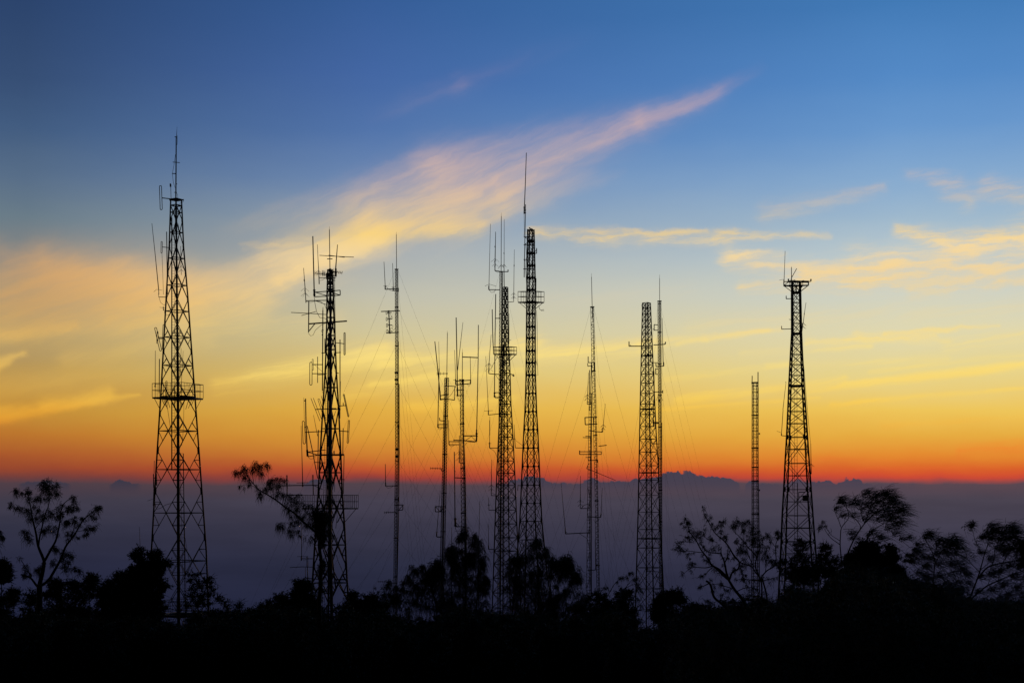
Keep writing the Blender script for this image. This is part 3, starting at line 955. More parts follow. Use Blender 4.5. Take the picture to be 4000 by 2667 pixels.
# --- 4: triangular mast with a thick centre ------------------------------------------
K9, K10 = Crop(1640, 1180, 3.0167), Crop(1640, 1700, 2.85)
T = guyed('dark slightly leaning mast with thick dark core, pole tip and a slanting rod antenna', 240,
          [(1477, 1745, 8), (1700, 1738.7, 7.5), (1925, 1734.5, 8.5), (2198, 1728, 8.5)], [1540, 1625, 1774, 1925, 2075], 'XH', 2.4, 1.0, 14, theta=90, step=11, K=K9)
T.mast(1300, 1480, 1747.6, 1745.2, 2.8, 1292)
T.ant('cable_riser', [([4.5, 5.5], [(1744.5, 1478), (1738, 1700)]), ([5.5, 5], [(1738, 1700), (1734, 1925), (1727, 2300)])], dv=-.2)
T.ant('top_frame', [(3, '292,895 342,895'), (3, '293,985 335,985')], dv=0)
T.ant('pipe_antenna', [([2.8, 3.6], '177,463 208,760 236,1050'), (4.5, '236,1045 243,1155'), (3, '228,1052 244,1050')], arm=[(3, '240,1101 342,1082'), (3, '245,1142 330,1140')], dv=-.1)
T.ant('whip_antenna', [(2.4, '412,992 410,1150'), (3, '410,1120 409,1152')], arm=[(3, '245,1150 310,1138 410,1153'), (1.2, '340,1120 375,1080 430,985'), (2.6, '330,986 430,992')], dv=.2)
T.ant('pipe_antenna', [(3, '228,780 220,1100 213,1440'), (4.5, '213,1435 213,1478'), (3, '205,1448 222,1448'), (3, '205,1468 222,1468')], arm=[(2.8, '215,1440 330,1440'), (2.8, '215,1477 330,1475'), (1.3, '215,1482 232,1502 255,1490 265,1478')], dv=.1)
T.ant('stub_antenna', [(2.8, '232,1360 235,1393')], arm=[(2.8, '234,1393 290,1400')], dv=.1)
T.yagi(203, 842, 320, 840, 4, 40, 2.2, arm=[(4, '312,840 328,840')], dv=.1)
T.ant('whip_antenna', [([1, 1.6], '222,465 226,600 229,790')], dv=.2)
T.K = K10
T.yagi(118, 366, 250, 368, 6, 30, 2.0, arm=[(3, '235,370 240,392 275,393')], dv=0)
T.ant('side_frame', [(3, '172,790 292,792'), (3, '172,848 292,848'), (3, '173,790 173,848'), (2.4, '178,795 225,846'), (2.4, '225,846 270,795'), (2.4, '232,790 232,848')], dv=0)
T.ant('whip_antenna', [([1.2, 2.2], '228,613 208,840 190,1075'), (4, '188,1072 187,1125'), (1.2, '178,1075 205,1072')], arm=[(2.8, '187,1127 255,1128'), (1.1, '190,1130 210,1138 240,1130')], dv=.1)
T.yagi(197, 1340, 300, 1340, 4, 16, 2.0, arm=[(3, '240,1375 310,1372')], dv=0)
T.yagi(79, 1418, 165, 1418, 4, 12, 2.0, dv=0, arm=[(3, '165,1418 240,1420')])
for y, a in ((1480, ((1170, 10), (2260, 10))), (1628, ((1260, 8), (2180, 6), (1800, 40))), (1777, ((1300, 6), (2120, 5))), (1928, ((1400, 4), (2060, 2)))):
    T.guy(y, a, 0.85)

# --- 5: mast with tall pipe antennas on outrigger frames -------------------------------
T = guyed('open cross-braced mast with two tall pipe antennas, one hung far out on long arms', 250,
          [(1483, 1805, 8), (1700, 1806.6, 7.5), (2002, 1811, 9), (2191, 1813.5, 8.5)], [1500, 1655, 1829, 2003, 2179], 'XH', 2.6, 1.2, 11, theta=75, step=15.8, K=K9)
T.flanges([1655, 1829, 2003, 2179], h=6)
T.mast(1376, 1500, 1806.3, 1805.6, 3.0, 1362)
T.ant('top_plate', [(3, '460,912 523,912'), (4, '468,965 520,965')], dv=0)
T.ant('pipe_antenna', [([3.2, 3.8], '428,181 437,640 443,1020'), (5, '443,1005 446,1110'), (3, '430,1040 452,1038'), (3, '430,1098 452,1100')], arm=[(3, '432,1037 522,1034'), (3, '446,1100 522,1098'), (1.2, '446,1112 455,1145 470,1165')], dv=-.1)
T.ant('whip_antenna', [([1.3, 2.4], '508,237 487,420 446,800')], dv=.1)
T.ant('whip_antenna', [([1.3, 2], '409,563 416,740 421,910'), (4, '420,905 425,975'), (1.2, '392,915 430,916')], dv=.2)
T.ant('side_frame', [(3.2, '425,928 600,918'), (3.2, '425,973 510,966 600,958'), (4.5, '424,925 424,975'), (4, '598,912 598,960'), (5, '512,930 512,965'), (1.3, '555,965 580,987 600,965')], dv=0)
T.ant('whip_antenna', [([1.6, 2.2], '594,645 597,800 599,915')], dv=0)
T.ant('pipe_antenna', [([2.6, 3.2], '690,268 688,640 676,1260 670,1520'), (4.6, '670,1500 667,1568'), (4, '655,1548 684,1548')], arm=[(3.6, '502,645 690,653'), (2.2, '592,640 594,652')], dv=.1)
T.K = K10
T.ant('side_frame', [(3.6, '490,5 645,3'), (3.6, '373,52 500,58 630,70'), (2, '500,62 575,10 622,62'), (5.5, '634,0 630,70'), (1.4, '503,110 520,80 560,72 610,76')], dv=.1)
T.ant('whip_antenna', [([2, 2.4], [(1752, 1640), (1753.4, 1735)])], arm=[(3, '322,68 445,70'), (3, '322,103 445,102'), (3.4, '325,66 325,103'), (1.3, '325,105 345,125 370,118 385,105')], dv=.2)
T.ant('ground_plane_antenna', [([2, 3], '440,0 440,180'), (3.4, '440,170 440,305')], arm=[(2.6, '440,303 475,312 495,325')], rad_=[(440, 176, 50), (440, 240, 50)], dv=-.1)
T.ant('pipe_antenna', [([3.2, 3.6], '384,183 388,470 392,930'), (7, '394,915 396,1012'), (3.5, '378,930 412,928'), (3.5, '378,1003 412,1005')],
      arm=[(3.2, '388,470 512,475'), (3.2, '395,1014 503,1014'), (2, '405,970 440,1012'), (1.6, '393,1015 405,1060 430,1100')], dv=-.1)
T.ant('cross_arm', [(3.4, '520,1310 645,1312'), (3.4, '470,1365 650,1356'), (1.4, '530,1420 580,1405 640,1420')], dv=.1)
T.ant('cable_riser', [(3, '487,0 497,200 506,500 512,800 518,1150 522,1500')], dv=0)
for y, a in ((1485, ((1330, 12), (2230, 8), (1850, 42))), (1658, ((1400, 8), (2200, 6))), (1832, ((1480, 6), (2150, 2))), (2006, ((1560, 2), (2050, 0)))):
    T.guy(y, a, 0.85)

# --- 6: square lattice tower with small balcony ------------------------------------------
K11, K12, K13 = Crop(1860, 560, 2.6147), Crop(1860, 1100, 2.6147), Crop(1860, 1650, 2.09)
T = Tower('lattice_tower', 'square cross-braced tower with a small two-rail balcony near its top and many side whips',
          'radio tower', LT, 230,
          [(1122, 1974, 10), (1345, 1973, 13), (1417, 1973.5, 18), (1576, 1974.5, 21.5), (1662, 1975.5, 26), (1841, 1976, 35), (2045, 1976.5, 42.5), (2258, 1978, 51)], 4, 14)
T.legs(4.2, wb=5.2)
lv = [1122, 1148, 1180, 1212, 1241, 1276, 1312, 1345, 1382, 1417, 1456, 1494, 1533, 1577, 1618, 1663, 1706, 1751, 1799, 1847, 1895, 1943, 1991, 2045, 2099, 2151, 2203, 2257, 2314, 2372]
T.lattice(lv, 'XH', 2.8, 3.0)
T.gussets(lv[9:24:2], 6, 12)
T.ladder(1345, 2400, 1968, 1966, 7, 10)
T.ant('cable_riser', [([3, 5], [(1966, 1345), (1960, 1700), (1955, 2000), (1953, 2330)])], dv=-.2)
m = T.platform(1355, 1382, 45, 8, 4, depth=.45, posts=4, wp=2.6, thick=4, strut=1408)
T.K = K12
T.ant('camera_arm', [(3, '345,940 382,955')], dv=0)
T.ant('flood_lamp', [([6, 6], '372,960 390,957'), (2, '378,940 380,955')], dv=0)
T.ant('pipe_antenna', [(3, '200,127 193,600 187,1150'), (4.5, '187,1130 187,1180'), (3, '178,1135 200,1135'), (3, '178,1170 200,1170')], arm=[(2.8, '198,374 275,374'), (2.8, '190,1132 280,1132'), (2.8, '187,1181 270,1180'), (1.3, '190,1182 205,1193 235,1182')], dv=-.2)
T.ant('pipe_antenna', [(3, '164,283 170,560 178,740')], dv=.1)
T.ant('whip_antenna', [([1.3, 2.4], '153,540 140,720 132,830'), (3, '132,830 129,940')], arm=[(3, '130,938 185,944 240,946'), (1.5, '150,890 225,750'), (1.2, '195,945 220,985 240,1010')], rad_=[(132, 830, 46), (130, 880, 44)], dv=.1)
T.ant('whip_antenna', [([1.2, 2], '98,760 112,1050 125,1320'), (3.5, '125,1315 125,1360'), (1.2, '82,1320 170,1315')], arm=[(2.6, '124,1360 240,1348 330,1350')], dv=.3)
T.ant('whip_antenna', [([1.2, 1.8], '140,1375 140,1568')], dv=.3)
T.ant('whip_antenna', [([1.3, 2], '336,325 336,600'), (3, '335,600 333,640'), (1.2, '320,597 358,597')], dv=.2)
T.K = K13
T.ant('whip_antenna', [(2, '110,-20 110,160'), (3.6, '110,160 110,208'), (1.2, '96,170 124,170')], arm=[(2.6, '110,208 180,207'), (1.3, '112,210 140,225 160,250 172,290')], dv=.3)
T.ant('ground_plane_antenna', [([1.2, 2.2], '127,300 125,430'), (2.4, '125,430 124,595')], arm=[(2.4, '124,594 168,596'), (1.1, '128,570 145,583 165,588')], rad_=[(125, 505, 26), (125, 535, 26)], dv=0)
T.ant('ground_plane_antenna', [([1.2, 2.4], '101,610 105,713')], arm=[(2.4, '104,713 158,714')], rad_=[(103, 665, 12)], dv=.2)
T.ant('whip_antenna', [([1.6, 2], '99,830 102,1000'), (4, '102,1000 102,1034')], arm=[(2.8, '102,1033 150,1034'), (1.1, '104,1040 120,1064 145,1052')], dv=.1)
T.footing(.4)

# --- 6b: thin lattice mast right behind it, carrying whips ---------------------------------
T = guyed('thin mast partly hidden behind the small-balcony tower, topped by several whip antennas', 245,
          [(1061, 1958.5, 6.2), (1345, 1957, 6.5), (1700, 1955, 6.8), (2200, 1952, 7)], [1061, 1227, 1395, 1560, 1725, 1890, 2055], 'XH', 2.2, 1.1, 12, theta=80, step=14, K=K11)
T.mast(845, 1062, 1958.3, 1957.5, 2.8, 831)
T.ant('top_arm', [(3, '190,1299 260,1310 328,1310'), (3.4, '326,1290 326,1312'), (1.3, '195,1304 220,1318 240,1312')], dv=0)
T.ant('whip_antenna', [([1.2, 2], '146,823 138,1150 131,1460'), (4, '130,1455 130,1496'), (1.2, '90,1457 132,1438 205,1458')], arm=[(3, '130,1494 240,1495'), (1.3, '135,1500 155,1522 180,1518 200,1497')], dv=.1)
T.ant('ground_plane_antenna', [([1.8, 3], '199,903 194,1170'), (4, '194,1048 194,1062'), (3, '194,1170 192,1302')], rad_=[(194, 1175, 44), (194, 1228, 34)], dv=0)
T.ant('ground_plane_antenna', [([1.2, 2.2], '287,775 286,1120 285,1300'), (3, '285,1115 285,1130'), (2.6, '285,1290 287,1470')], rad_=[(285, 1236, 30), (257, 1238, 44)], dv=.1)
T.ant('ground_plane_antenna', [([1.2, 2], '390,1085 387,1300 384,1560'), (3, '388,1240 388,1256')], arm=[(2.4, [(2006.5, 1157), (2006.5, 1178.5), (1985, 1180)])], rad_=[(384, 1525, 30), (384, 1560, 30)], dv=.2)
T.K = K13
for y, a in ((1065, ((1520, 12), (2330, 12), (1990, 40))), (1230, ((1560, 10), (2300, 10))), (1398, ((1600, 8), (2270, 8))), (1563, ((1640, 6), (2240, 6))), (1728, ((1700, 4), (2200, 4))), (1893, ((1760, 2), (2160, 2)))):
    T.guy(y, a, 0.85)

# --- 7: the tower with the long side pole -----------------------------------------------------
T = Tower('lattice_tower', 'dark lattice tower with butterfly joints, railed basket and a long pole rising beside its top',
          'radio tower', LT, 200,
          [(896, 2073.6, 12.8), (1134, 2075, 17), (1215, 2074, 17), (1463, 2073.3, 18.3), (1536, 2073.7, 20.5), (1609, 2073.5, 23), (1678, 2073.7, 27.2), (1750, 2073.6, 30.4),
           (1821, 2073.6, 33.5), (1894, 2073.6, 36.5), (1965, 2073.8, 39.6), (2035, 2073.8, 43), (2107, 2074.5, 49.5), (2248, 2077, 62), (2358, 2080, 76)], 4, 22)
T.legs(5.0, wb=6.2)
lv = [898, 942, 989, 1037, 1085, 1132, 1179, 1226, 1276, 1320, 1370, 1417, 1465, 1536, 1607, 1677, 1749, 1821, 1894, 1965, 2035, 2107, 2179, 2248, 2320]
T.lattice(lv, lambda j: 'KXH' if j in (20, 21, 22) else 'XH', 2.7, 2.8)
T.gussets(lv[1:13], 15, 13)
T.gussets(lv[13:21], 13, 13)
T.ladder(900, 1139, 2066, 2064, 8, 11, dv=-.3)
T.ladder(1200, 2340, 2074, 2081, 9, 12, dv=.2)
m = T.platform(1139, 1179, 51, 8, 4, depth=.4, posts=4, wp=2.4, thick=4.5, strut=1206)
T.K = K11
T.ant('top_frame', [([6, 6], '527,888 592,888'), (4.5, '540,862 552,868'), (3, '548,868 575,876')], dv=0)
T.mast(799, 1083, 2053, 2047.5, 3.6, None, 'side_pole')
T.ant('pipe_antenna', [([2.4, 3.2], '513,97 503,400 492,690'), (4.5, '493,650 491,720'), (3, '485,684 510,684'), (3, '485,711 510,711'), (2, '488,645 486,665')],
      arm=[(2.8, '487,956 560,953'), (2.8, '485,1036 592,1034'), (2.8, '484,1187 557,1186'), (2.8, '480,1283 590,1280'), (2.2, '500,960 555,1000'), (2.2, '500,1030 545,1000'), (1.5, '492,1190 503,1205'), (1.3, '490,720 492,900 488,960')], dv=0)
T.ant('stub_antenna', [(3, '618,1070 618,1124')], arm=[(3, '597,1123 620,1123'), (2, '598,1110 617,1085')], dv=0)
T.ant('whip_antenna', [(2.8, '612,1378 610,1560')], dv=.2)
T.ant('feed_cable', [(1.6, '508,1040 515,1150 505,1280 512,1400 520,1560'), (1.4, '590,900 598,1050')], dv=.2)
T.K = K12
T.ant('feed_cable', [(1.5, '640,250 648,280 668,297 694,295 690,284 665,290'), (1.3, '616,290 623,420 625,600 622,800'), (1.3, '622,780 628,870 631,957 612,955'), (1.3, '610,800 622,850')], dv=0)
T.K = K13
T.ant('ground_plane_antenna', [([1.3, 2.4], '310,15 313,110'), (2.6, '313,110 320,206')], arm=[(2.6, '320,206 388,207'), (1.1, '322,145 350,165 380,188')], rad_=[(313, 128, 14)], dv=0)
T.ant('stub_antenna', [(2.2, '342,510 339,556')], arm=[(2.4, '340,512 375,514')], dv=0)
T.footing(.5)

# --- 8: slim zigzag guyed mast ------------------------------------------------------------------
K14, K15 = Crop(2160, 1040, 2.3758), Crop(2160, 1650, 2.09)
T = guyed('slim zigzag-braced guyed mast with a needle top, leaning very slightly', 260,
          [(1199, 2314, 6.6), (1448, 2319, 6.8), (1697, 2325.6, 6.8), (1955, 2331, 6.2), (2207, 2335.5, 6.4), (2310, 2338, 6.4)], [1199, 1449, 1700, 1955, 2207], 'Z', 2.0, 1.2, 22, theta=80, step=10.5, K=K14)
T.flanges([1199, 1449, 1700, 1955, 2207], h=5)
T.mast(1082, 1210, 2310.5, 2313.5, 2.6, 1067)
T.ant('stub_antenna', [(3, [(2314, 1200), (2315, 1243)]), (3.4, '357,540 358,553'), (2.6, '388,755 389,763')], dv=-.1)
T.ant('stub_antenna', [(3, '327,836 327,893')], arm=[(3, '325,892 388,894'), (4, '387,893 387,965')], dv=-.2)
T.ant('side_frame', [(3.4, '296,1402 410,1398'), (3.4, '299,1468 412,1462'), (3.4, '297,1400 300,1468'), (4, '376,1400 378,1462')], dv=-.3)
T.ant('ground_plane_antenna', [([1.2, 2], '486,1275 475,1390 466,1490'), (3, '466,1490 460,1538')], arm=[(3, '335,1523 400,1532 460,1538'), (2, '445,1535 462,1522')], rad_=[(467, 1465, 32), (465, 1495, 26)], dv=-.1)
T.K = K15
T.ant('side_frame', [(2.8, '217,237 396,237'), (2.8, '217,259 396,259'), (2.8, '395,235 395,259'), (3.4, '218,227 218,260')], dv=-.3)
T.ant('stub_antenna', [(3, '287,290 290,310')], arm=[(3, '290,309 366,306'), (4, '364,303 364,327')], dv=-.2)
T.ant('whip_antenna', [([2.4, 1.6], '275,374 330,395 400,425 512,471'), (2.4, '292,335 275,374')], dv=-.3)
T.ant('ground_plane_antenna', [([1.2, 2.2], '403,530 397,650 393,745'), (4, '393,743 390,772')], arm=[(2.8, '285,767 390,772'), (1.1, '330,790 345,815 365,805 380,785')], dv=-.1)
T.ant('whip_antenna', [([1.3, 2.2], '343,948 347,1110'), (3.2, '349,1110 350,1200')], arm=[(2.8, '285,1207 350,1200')], dv=-.1)
T.ant('cross_arm', [(3, [(2370, 1738), (2338, 1742)])], dv=.1)
for y, a in ((1204, ((1916, 12), (2700, 4), (2450, 42))), (1454, ((1930, 10), (2680, 4), (2430, 40))), (1704, ((1960, 8), (2672, 3), (2420, 36))), (1958, ((2010, 4), (2630, 2), (2400, 30))), (2210, ((2120, 0), (2545, 0)))):
    T.guy(y, a, 1.1)

# --- 9: short ladder-like mast in front of it ------------------------------------------------------
T = guyed('shorter ladder-like mast standing close beside the slim zigzag-braced mast', 235,
          [(1537, 2307.8, 5.6), (1793, 2303.5, 5.6), (2060, 2301, 7.5), (2320, 2301, 9.5)], [], 'H', 2.2, 1.4, 20, theta=75, step=13, K=K14)
lv = list(np.arange(1900, T.bot, 50))
T.lattice(lv, 'Z', 1.6, 1.4, 4)
T.ant('pipe_antenna', [(3, '357,890 350,1250'), (4, '352,1250 350,1285')], dv=-.1)
T.ant('pipe_antenna', [(3, '340,962 337,1300'), (4, '338,1300 337,1340')], dv=.1)
T.ant('stub_antenna', [(2.6, '322,898 324,928')], arm=[(2.6, '323,927 365,920'), (3, '363,918 362,945')], dv=0)
T.ant('ground_plane_antenna', [([1.2, 2.2], '330,985 322,1180'), (2.4, '322,1180 318,1280')], arm=[(2.6, '317,1278 355,1278'), (2.4, '318,1260 350,1258'), (3, '340,1180 366,1180')], rad_=[(321, 1188, 34), (319, 1216, 34)], dv=0)
T.ant('cable_riser', [(2.8, [(2311.5, 1570), (2310, 1800), (2311, 2050), (2310.5, 2330)])], dv=-.1)
T.K = K15
T.yagi(245, 121, 305, 125, 3, 5, 2.4, arm=[(3, '265,112 312,112'), (5, '308,122 312,172')], dv=0)
T.ant('ground_plane_antenna', [([1.4, 2.2], '225,435 224,600'), (2.6, '224,600 223,700')], arm=[(2.6, '223,700 303,700'), (2, '233,697 255,672 285,665 302,680')], rad_=[(224, 628, 28), (224, 660, 28)], dv=0)
T.ant('whip_antenna', [([1.2, 2.4], '66,488 84,690 100,860'), (3.6, '100,860 102,907')], arm=[(3, '101,907 200,902 300,897'), (1.6, '105,890 115,900'), (1.4, '218,905 278,945')], dv=0)
T.ant('cross_arm', [(2.4, '267,283 308,285'), (2.2, '300,225 304,310')], dv=0)
for y, a in ((1700, ((2050, 6), (2550, 3), (2350, 28))), (1900, ((2090, 4), (2520, 2)))):
    T.guy(y, a, 0.85)

# --- 10: tall tapered square tower, flat top ----------------------------------------------------------
K16, K17 = Crop(2420, 1050, 2.4133), Crop(2420, 1650, 1.96)
T = Tower('lattice_tower', 'flat-topped square tower densely cross-braced from top to bottom, with one bent arm on its left',
          'radio tower', LT, 220,
          [(1183, 2525.5, 15.5), (1359, 2527.2, 21.4), (1537, 2529, 27.2), (1700, 2531.2, 32.5), (1818, 2534.2, 37.8), (2000, 2534.8, 41.8), (2216, 2537.5, 50.5), (2382, 2539, 57)], 4, 14)
T.legs(4.4, wb=5.8)
lv = [1183, 1204, 1227, 1251, 1276, 1302, 1329, 1358, 1389, 1424, 1460, 1496, 1536, 1577, 1618, 1665, 1714, 1765, 1818, 1874, 1934, 2000, 2067, 2139, 2216, 2298, 2382, 2470]
T.lattice(lv, 'XH', 2.4, 2.6)
for y in (1389, 1598, 1846, 2103):
    m = MB()
    a, b = T.leg(y, 0), T.leg(y, 1)
    ps = [T.leg(y, k) for k in range(4)]
    for k in range(4):
        m.bar(ps[k] + (0, 0, .02), ps[(k + 1) % 4] + (0, 0, .02), 2.6 * T.s)
    c = sum(ps) / 4
    m.box(c, (ps[0] - c) * .5, (ps[1] - c) * .5, (0, 0, 2.2 * T.s))
    m.build('rest_platform', STEEL, T.o)
T.ladder(1190, 2440, 2529, 2536, 7, 9, dv=.2)
T.K = K16
T.ant('stub_antenna', [(3.4, '90,684 90,730')], arm=[(3.4, '88,728 310,728'), (3.6, '310,712 310,745'), (1.5, '98,715 112,728')], dv=0)
T.ant('stub_antenna', [(3, '211,338 216,372')], arm=[(3, '214,370 232,365')], dv=0)
T.ant('stub_antenna', [(2.6, '293,780 293,882')], arm=[(2.4, '293,882 365,884')], dv=0)
T.ant('pipe_antenna', [(2.8, '325,960 329,1160 320,1290 318,1485'), (2.6, '310,1285 325,1287'), (2.6, '310,1352 325,1355')], dv=-.2)
T.footing(.5)

# --- 11: slim straight mast right beside it ---------------------------------------------------------------
T = guyed('slim straight guyed mast close beside the flat-topped tower, needle tip and small side brackets', 280,
          [(1176, 2576.3, 6.4), (1421, 2577, 6.2), (1700, 2578.5, 6.0), (1913, 2580, 6.0), (2160, 2580.3, 6.0), (2288, 2583, 6.2)], [1176, 1298, 1421, 1543, 1667, 1790, 1913, 2037, 2160, 2287], 'XH', 2.4, 1.1, 10, theta=85, step=12.2, K=K16)
T.flanges([1298, 1421, 1543, 1667, 1790, 1913, 2037, 2160, 2287], h=4.5)
T.mast(1087, 1187, 2576.6, 2576.8, 2.4, 1072)
T.ant('top_plate', [(3.4, '359,304 396,304'), (2.6, '364,332 392,332')], dv=0)
T.ant('side_bracket', [(2.8, '327,525 363,528'), (2.8, '326,578 366,578'), (3, '327,524 327,582'), (2.4, '313,569 328,569')], dv=0)
T.ant('side_bracket', [(3.2, '320,717 380,714 430,710'), (4, '429,712 434,688')], dv=0)
T.ant('whip_antenna', [([1.8, 2.6], '402,463 406,650 412,880'), (4.5, '415,880 417,915')], arm=[(3, '345,922 365,918 418,915'), (3.4, '343,889 345,922')], dv=0)
T.ant('side_bracket', [(2.8, '342,941 365,942'), (2.8, '342,993 365,994'), (3, '342,935 342,994'), (2.4, '334,949 345,949'), (2.4, '334,985 345,985')], dv=0)
T.ant('side_bracket', [(2.8, '330,1160 407,1158'), (3, '407,1143 407,1172')], dv=0)
T.ant('stub_antenna', [(4, '375,1228 373,1254'), (1.2, '345,1242 362,1200'), (1.2, '410,1242 390,1200')], dv=0)
T.ant('side_bracket', [(2.6, '322,1443 368,1445'), (2.6, '325,1452 368,1453'), (2.6, '323,1420 325,1453'), (4, '368,1443 368,1456')], dv=0)
T.K = K17
T.ant('side_bracket', [(2.6, '245,160 300,162'), (2.6, '244,120 245,162'), (3, '262,0 262,30'), (2.6, '262,5 300,8')], dv=0)
T.ant('stub_antenna', [(3, '298,180 299,200'), (3, '318,105 325,118 320,125')], dv=0)
T.ant('side_bracket', [(2.4, '213,1105 213,1140'), (2.4, '213,1138 300,1140'), (2.4, '285,1185 320,1188'), (2.4, '284,1160 284,1186')], dv=0)
T.ant('cable_riser', [(2.6, '324,0 324,500 325,900 328,1250')], dv=0)
for y, a in ((1200, ((2300, 8), (2925, 6), (2640, 50))), (1300, ((2300, 8), (2900, 6), (2630, 50))), (1423, ((2320, 6), (2890, 6))), (1546, ((2330, 6), (2870, 5))), (1670, ((2340, 5), (2850, 5))), (1793, ((2360, 4), (2810, 4))), (1916, ((2380, 3), (2780, 3))), (2040, ((2400, 2), (2720, 2))), (2163, ((2690, 1),))):
    T.guy(y, a, 0.8)

# --- 12: straight mast with two prongs ---------------------------------------------------------------------
K18, K19 = Crop(2880, 960, 2.45), Crop(2880, 1600, 1.961)
T = guyed('plain straight square mast with two upright prongs on its flat top, no antennas', 250,
          [(1494, 2949.5, 11.5), (1748, 2949.5, 12), (2006, 2950.5, 13), (2314, 2952, 16)], [1494, 1621, 1749, 1824, 1878, 2006, 2135, 2265, 2327], 'H', 2.8, 1.2, 9, 4, 28, K18, step=12.6)
T.lattice(list(np.linspace(1494, 2420, 38)), 'X', 1.1, 1.1, 6, last=False)
T.flanges([1494, 1621, 1749, 1878, 2006, 2135, 2265], h=5)
T.ant('prong', [(2.8, '143,1243 142,1312'), (4, '140,1310 142,1320')], dv=0)
T.ant('prong', [(3.2, '199,1207 199,1568'), (3.6, '200,1360 199,1568')], dv=0)
T.K = K19
T.ant('cable_riser', [(3, '160,0 160,290 161,540 166,800 168,1100 172,1400')], dv=-.2)
for y in (183, 615):
    o = T.ant('horn_speaker', [(2.4, [K19.p(155, y), K19.p(166, y)]), ([2.5, 8], [K19.p(165, y), K19.p(173, y)])], dv=0)

# --- 13: rightmost tower with flat wide head -------------------------------------------------------------------
T = Tower('lattice_tower', 'rightmost tower, four heavy legs tapering up to a wide flat head with beacon lamps',
          'radio tower', LT, 190,
          [(1101, 3110, 17), (1144, 3110, 18), (1301, 3112, 19.5), (1384, 3111.5, 23.5), (1505, 3111.5, 29.8), (1600, 3113, 35), (1707, 3114, 41), (1809, 3114.5, 47.5), (1911, 3115.5, 53.5),
           (2013, 3116, 60), (2115, 3118, 66), (2319, 3121, 79)], 4, 36)
T.legs(6.0, wb=7.5)
lv = [1101, 1141, 1182, 1221, 1262, 1301, 1343, 1384, 1424, 1465, 1505, 1557, 1606, 1654, 1707, 1809, 1911, 2013, 2115, 2217, 2319, 2420]
T.lattice(lv, lambda j: 'XH' if j < 14 else 'XMH', 2.6, 3.0)
T.gussets([1141, 1301, 1505], 11, 14)
T.gussets([1707, 1911, 2115, 2319], 15, 24)
T.gussets([1221, 1384, 1606, 1809, 2013], 6, 12)
for y in (1141, 1301, 1505):
    m = MB()
    for k in range(4):
        m.bar(T.leg(y + 3, k), T.leg(y + 3, k + 1), 3 * T.s)
    m.build('ring_beam', STEEL, T.o)
T.ladder(1130, 2420, 3107, 3110, 11, 13, dv=.2)
dk = T.platform(1099, 1115, 48, 4, 4, posts=2, wp=3.0, thick=3, strut=1138, rails=1, depth=.34)
T.K = K18
T.ant('head_beam', [(5, '490,345 680,347'), (3, '445,342 520,345'), (3.6, '447,380 520,378'), (3.4, '600,378 680,376'), (3.2, '680,347 680,376'), (2.6, '447,380 490,345'), (3, '640,345 700,341')], dv=-.6)
T.mast(1044, 1106, 3091.5, 3092.3, 3.6, 1040)
T.ant('whip_antenna', [([1.4, 2.2], '458,50 452,230 448,330'), (3.6, '447,320 446,385'), (1.1, '402,330 438,322')], dv=-.3)
T.ant('slant_rod', [(2.2, '569,218 545,260 515,315'), (3, '527,290 524,298'), (1.2, '505,340 520,310')], dv=.2)
for x, y0, y1 in ((490, 316, 333), (705, 318, 336)):
    T.ant('beacon_lamp', [([4.5, 5.2], [K18.p(x, y0), K18.p(x, y1)]), (2.2, [K18.p(x, y1), K18.p(x, y1 + 8)])], dv=-.4)
T.ant('dish_antenna', [([7, 3], '630,331 631,337'), (2.4, '631,336 631,346')], dv=-.2)
T.ant('top_rail', [(2, '480,340 520,330 556,335 556,345'), (1.8, '540,325 556,330')], dv=.3)
T.ant('stub_antenna', [(3, '468,479 469,508')], arm=[(2.8, '468,507 522,505')], dv=0)
T.ant('stub_antenna', [(2, '495,703 515,707'), (2, '515,707 518,740')], dv=0)
T.ant('stub_antenna', [(2.6, '424,767 425,798')], arm=[(2.6, '424,797 522,794')], dv=0)
T.ant('ground_plane_antenna', [([1.4, 2.2], '658,542 642,650 632,735'), (2.8, '642,645 641,660'), (3, '630,735 618,827')], arm=[(2.4, '612,827 622,826')], rad_=[(631, 735, 36), (627, 765, 36)], dv=0)
T.ant('whip_antenna', [([1.3, 2], '467,1303 452,1430 437,1568'), (2, '461,1303 467,1303')], dv=0)
T.ant('feed_cable', [(1.2, '618,980 640,1180 655,1380 672,1568')], dv=0)
T.K = K19
T.ant('whip_antenna', [(2, '351,0 344,110 339,180'), (3.2, '339,180 338,198'), (1.1, '303,163 335,175')], arm=[(2.4, '337,197 378,201')], dv=0)
T.ant('ground_plane_antenna', [(1.2, '536,0 548,120 562,260'), ([1.8, 2.8], '563,258 565,400 567,490')], arm=[(3, '555,488 570,488')], rad_=[(566, 412, 28)], dv=0)
T.ant('equipment_box', [([16, 16], '519,655 519,697'), (3, '470,630 520,630'), (2.4, '470,665 515,662'), (2.4, '471,630 470,690')], dv=-.3)
T.ant('cable_riser', [(2, '405,240 420,450 428,640'), (2.4, '462,560 462,1300'), (1.6, '362,420 350,800 335,1200')], dv=.1)
T.footing(.5)


def lone_pole(label, pts, D, w):
    x = pts[-1][0]
    gy = ground_row(x, D)
    base = px2w(x, gy, D)
    o = thing('antenna_pole', label, 'antenna pole', base, 'lone antenna poles')
    m = MB()
    m.tube([px2w(*pts[-1], D), px2w(x, gy, D)], w * 1.6 * D / F / 2, 6)
    m.build('pole', STEEL, o)
    m = MB()
    m.tube([px2w(*p, D) for p in pts], np.linspace(w * .6, w, len(pts)) * D / F / 2, 5)
    m.build('whip', FIBRE, o)


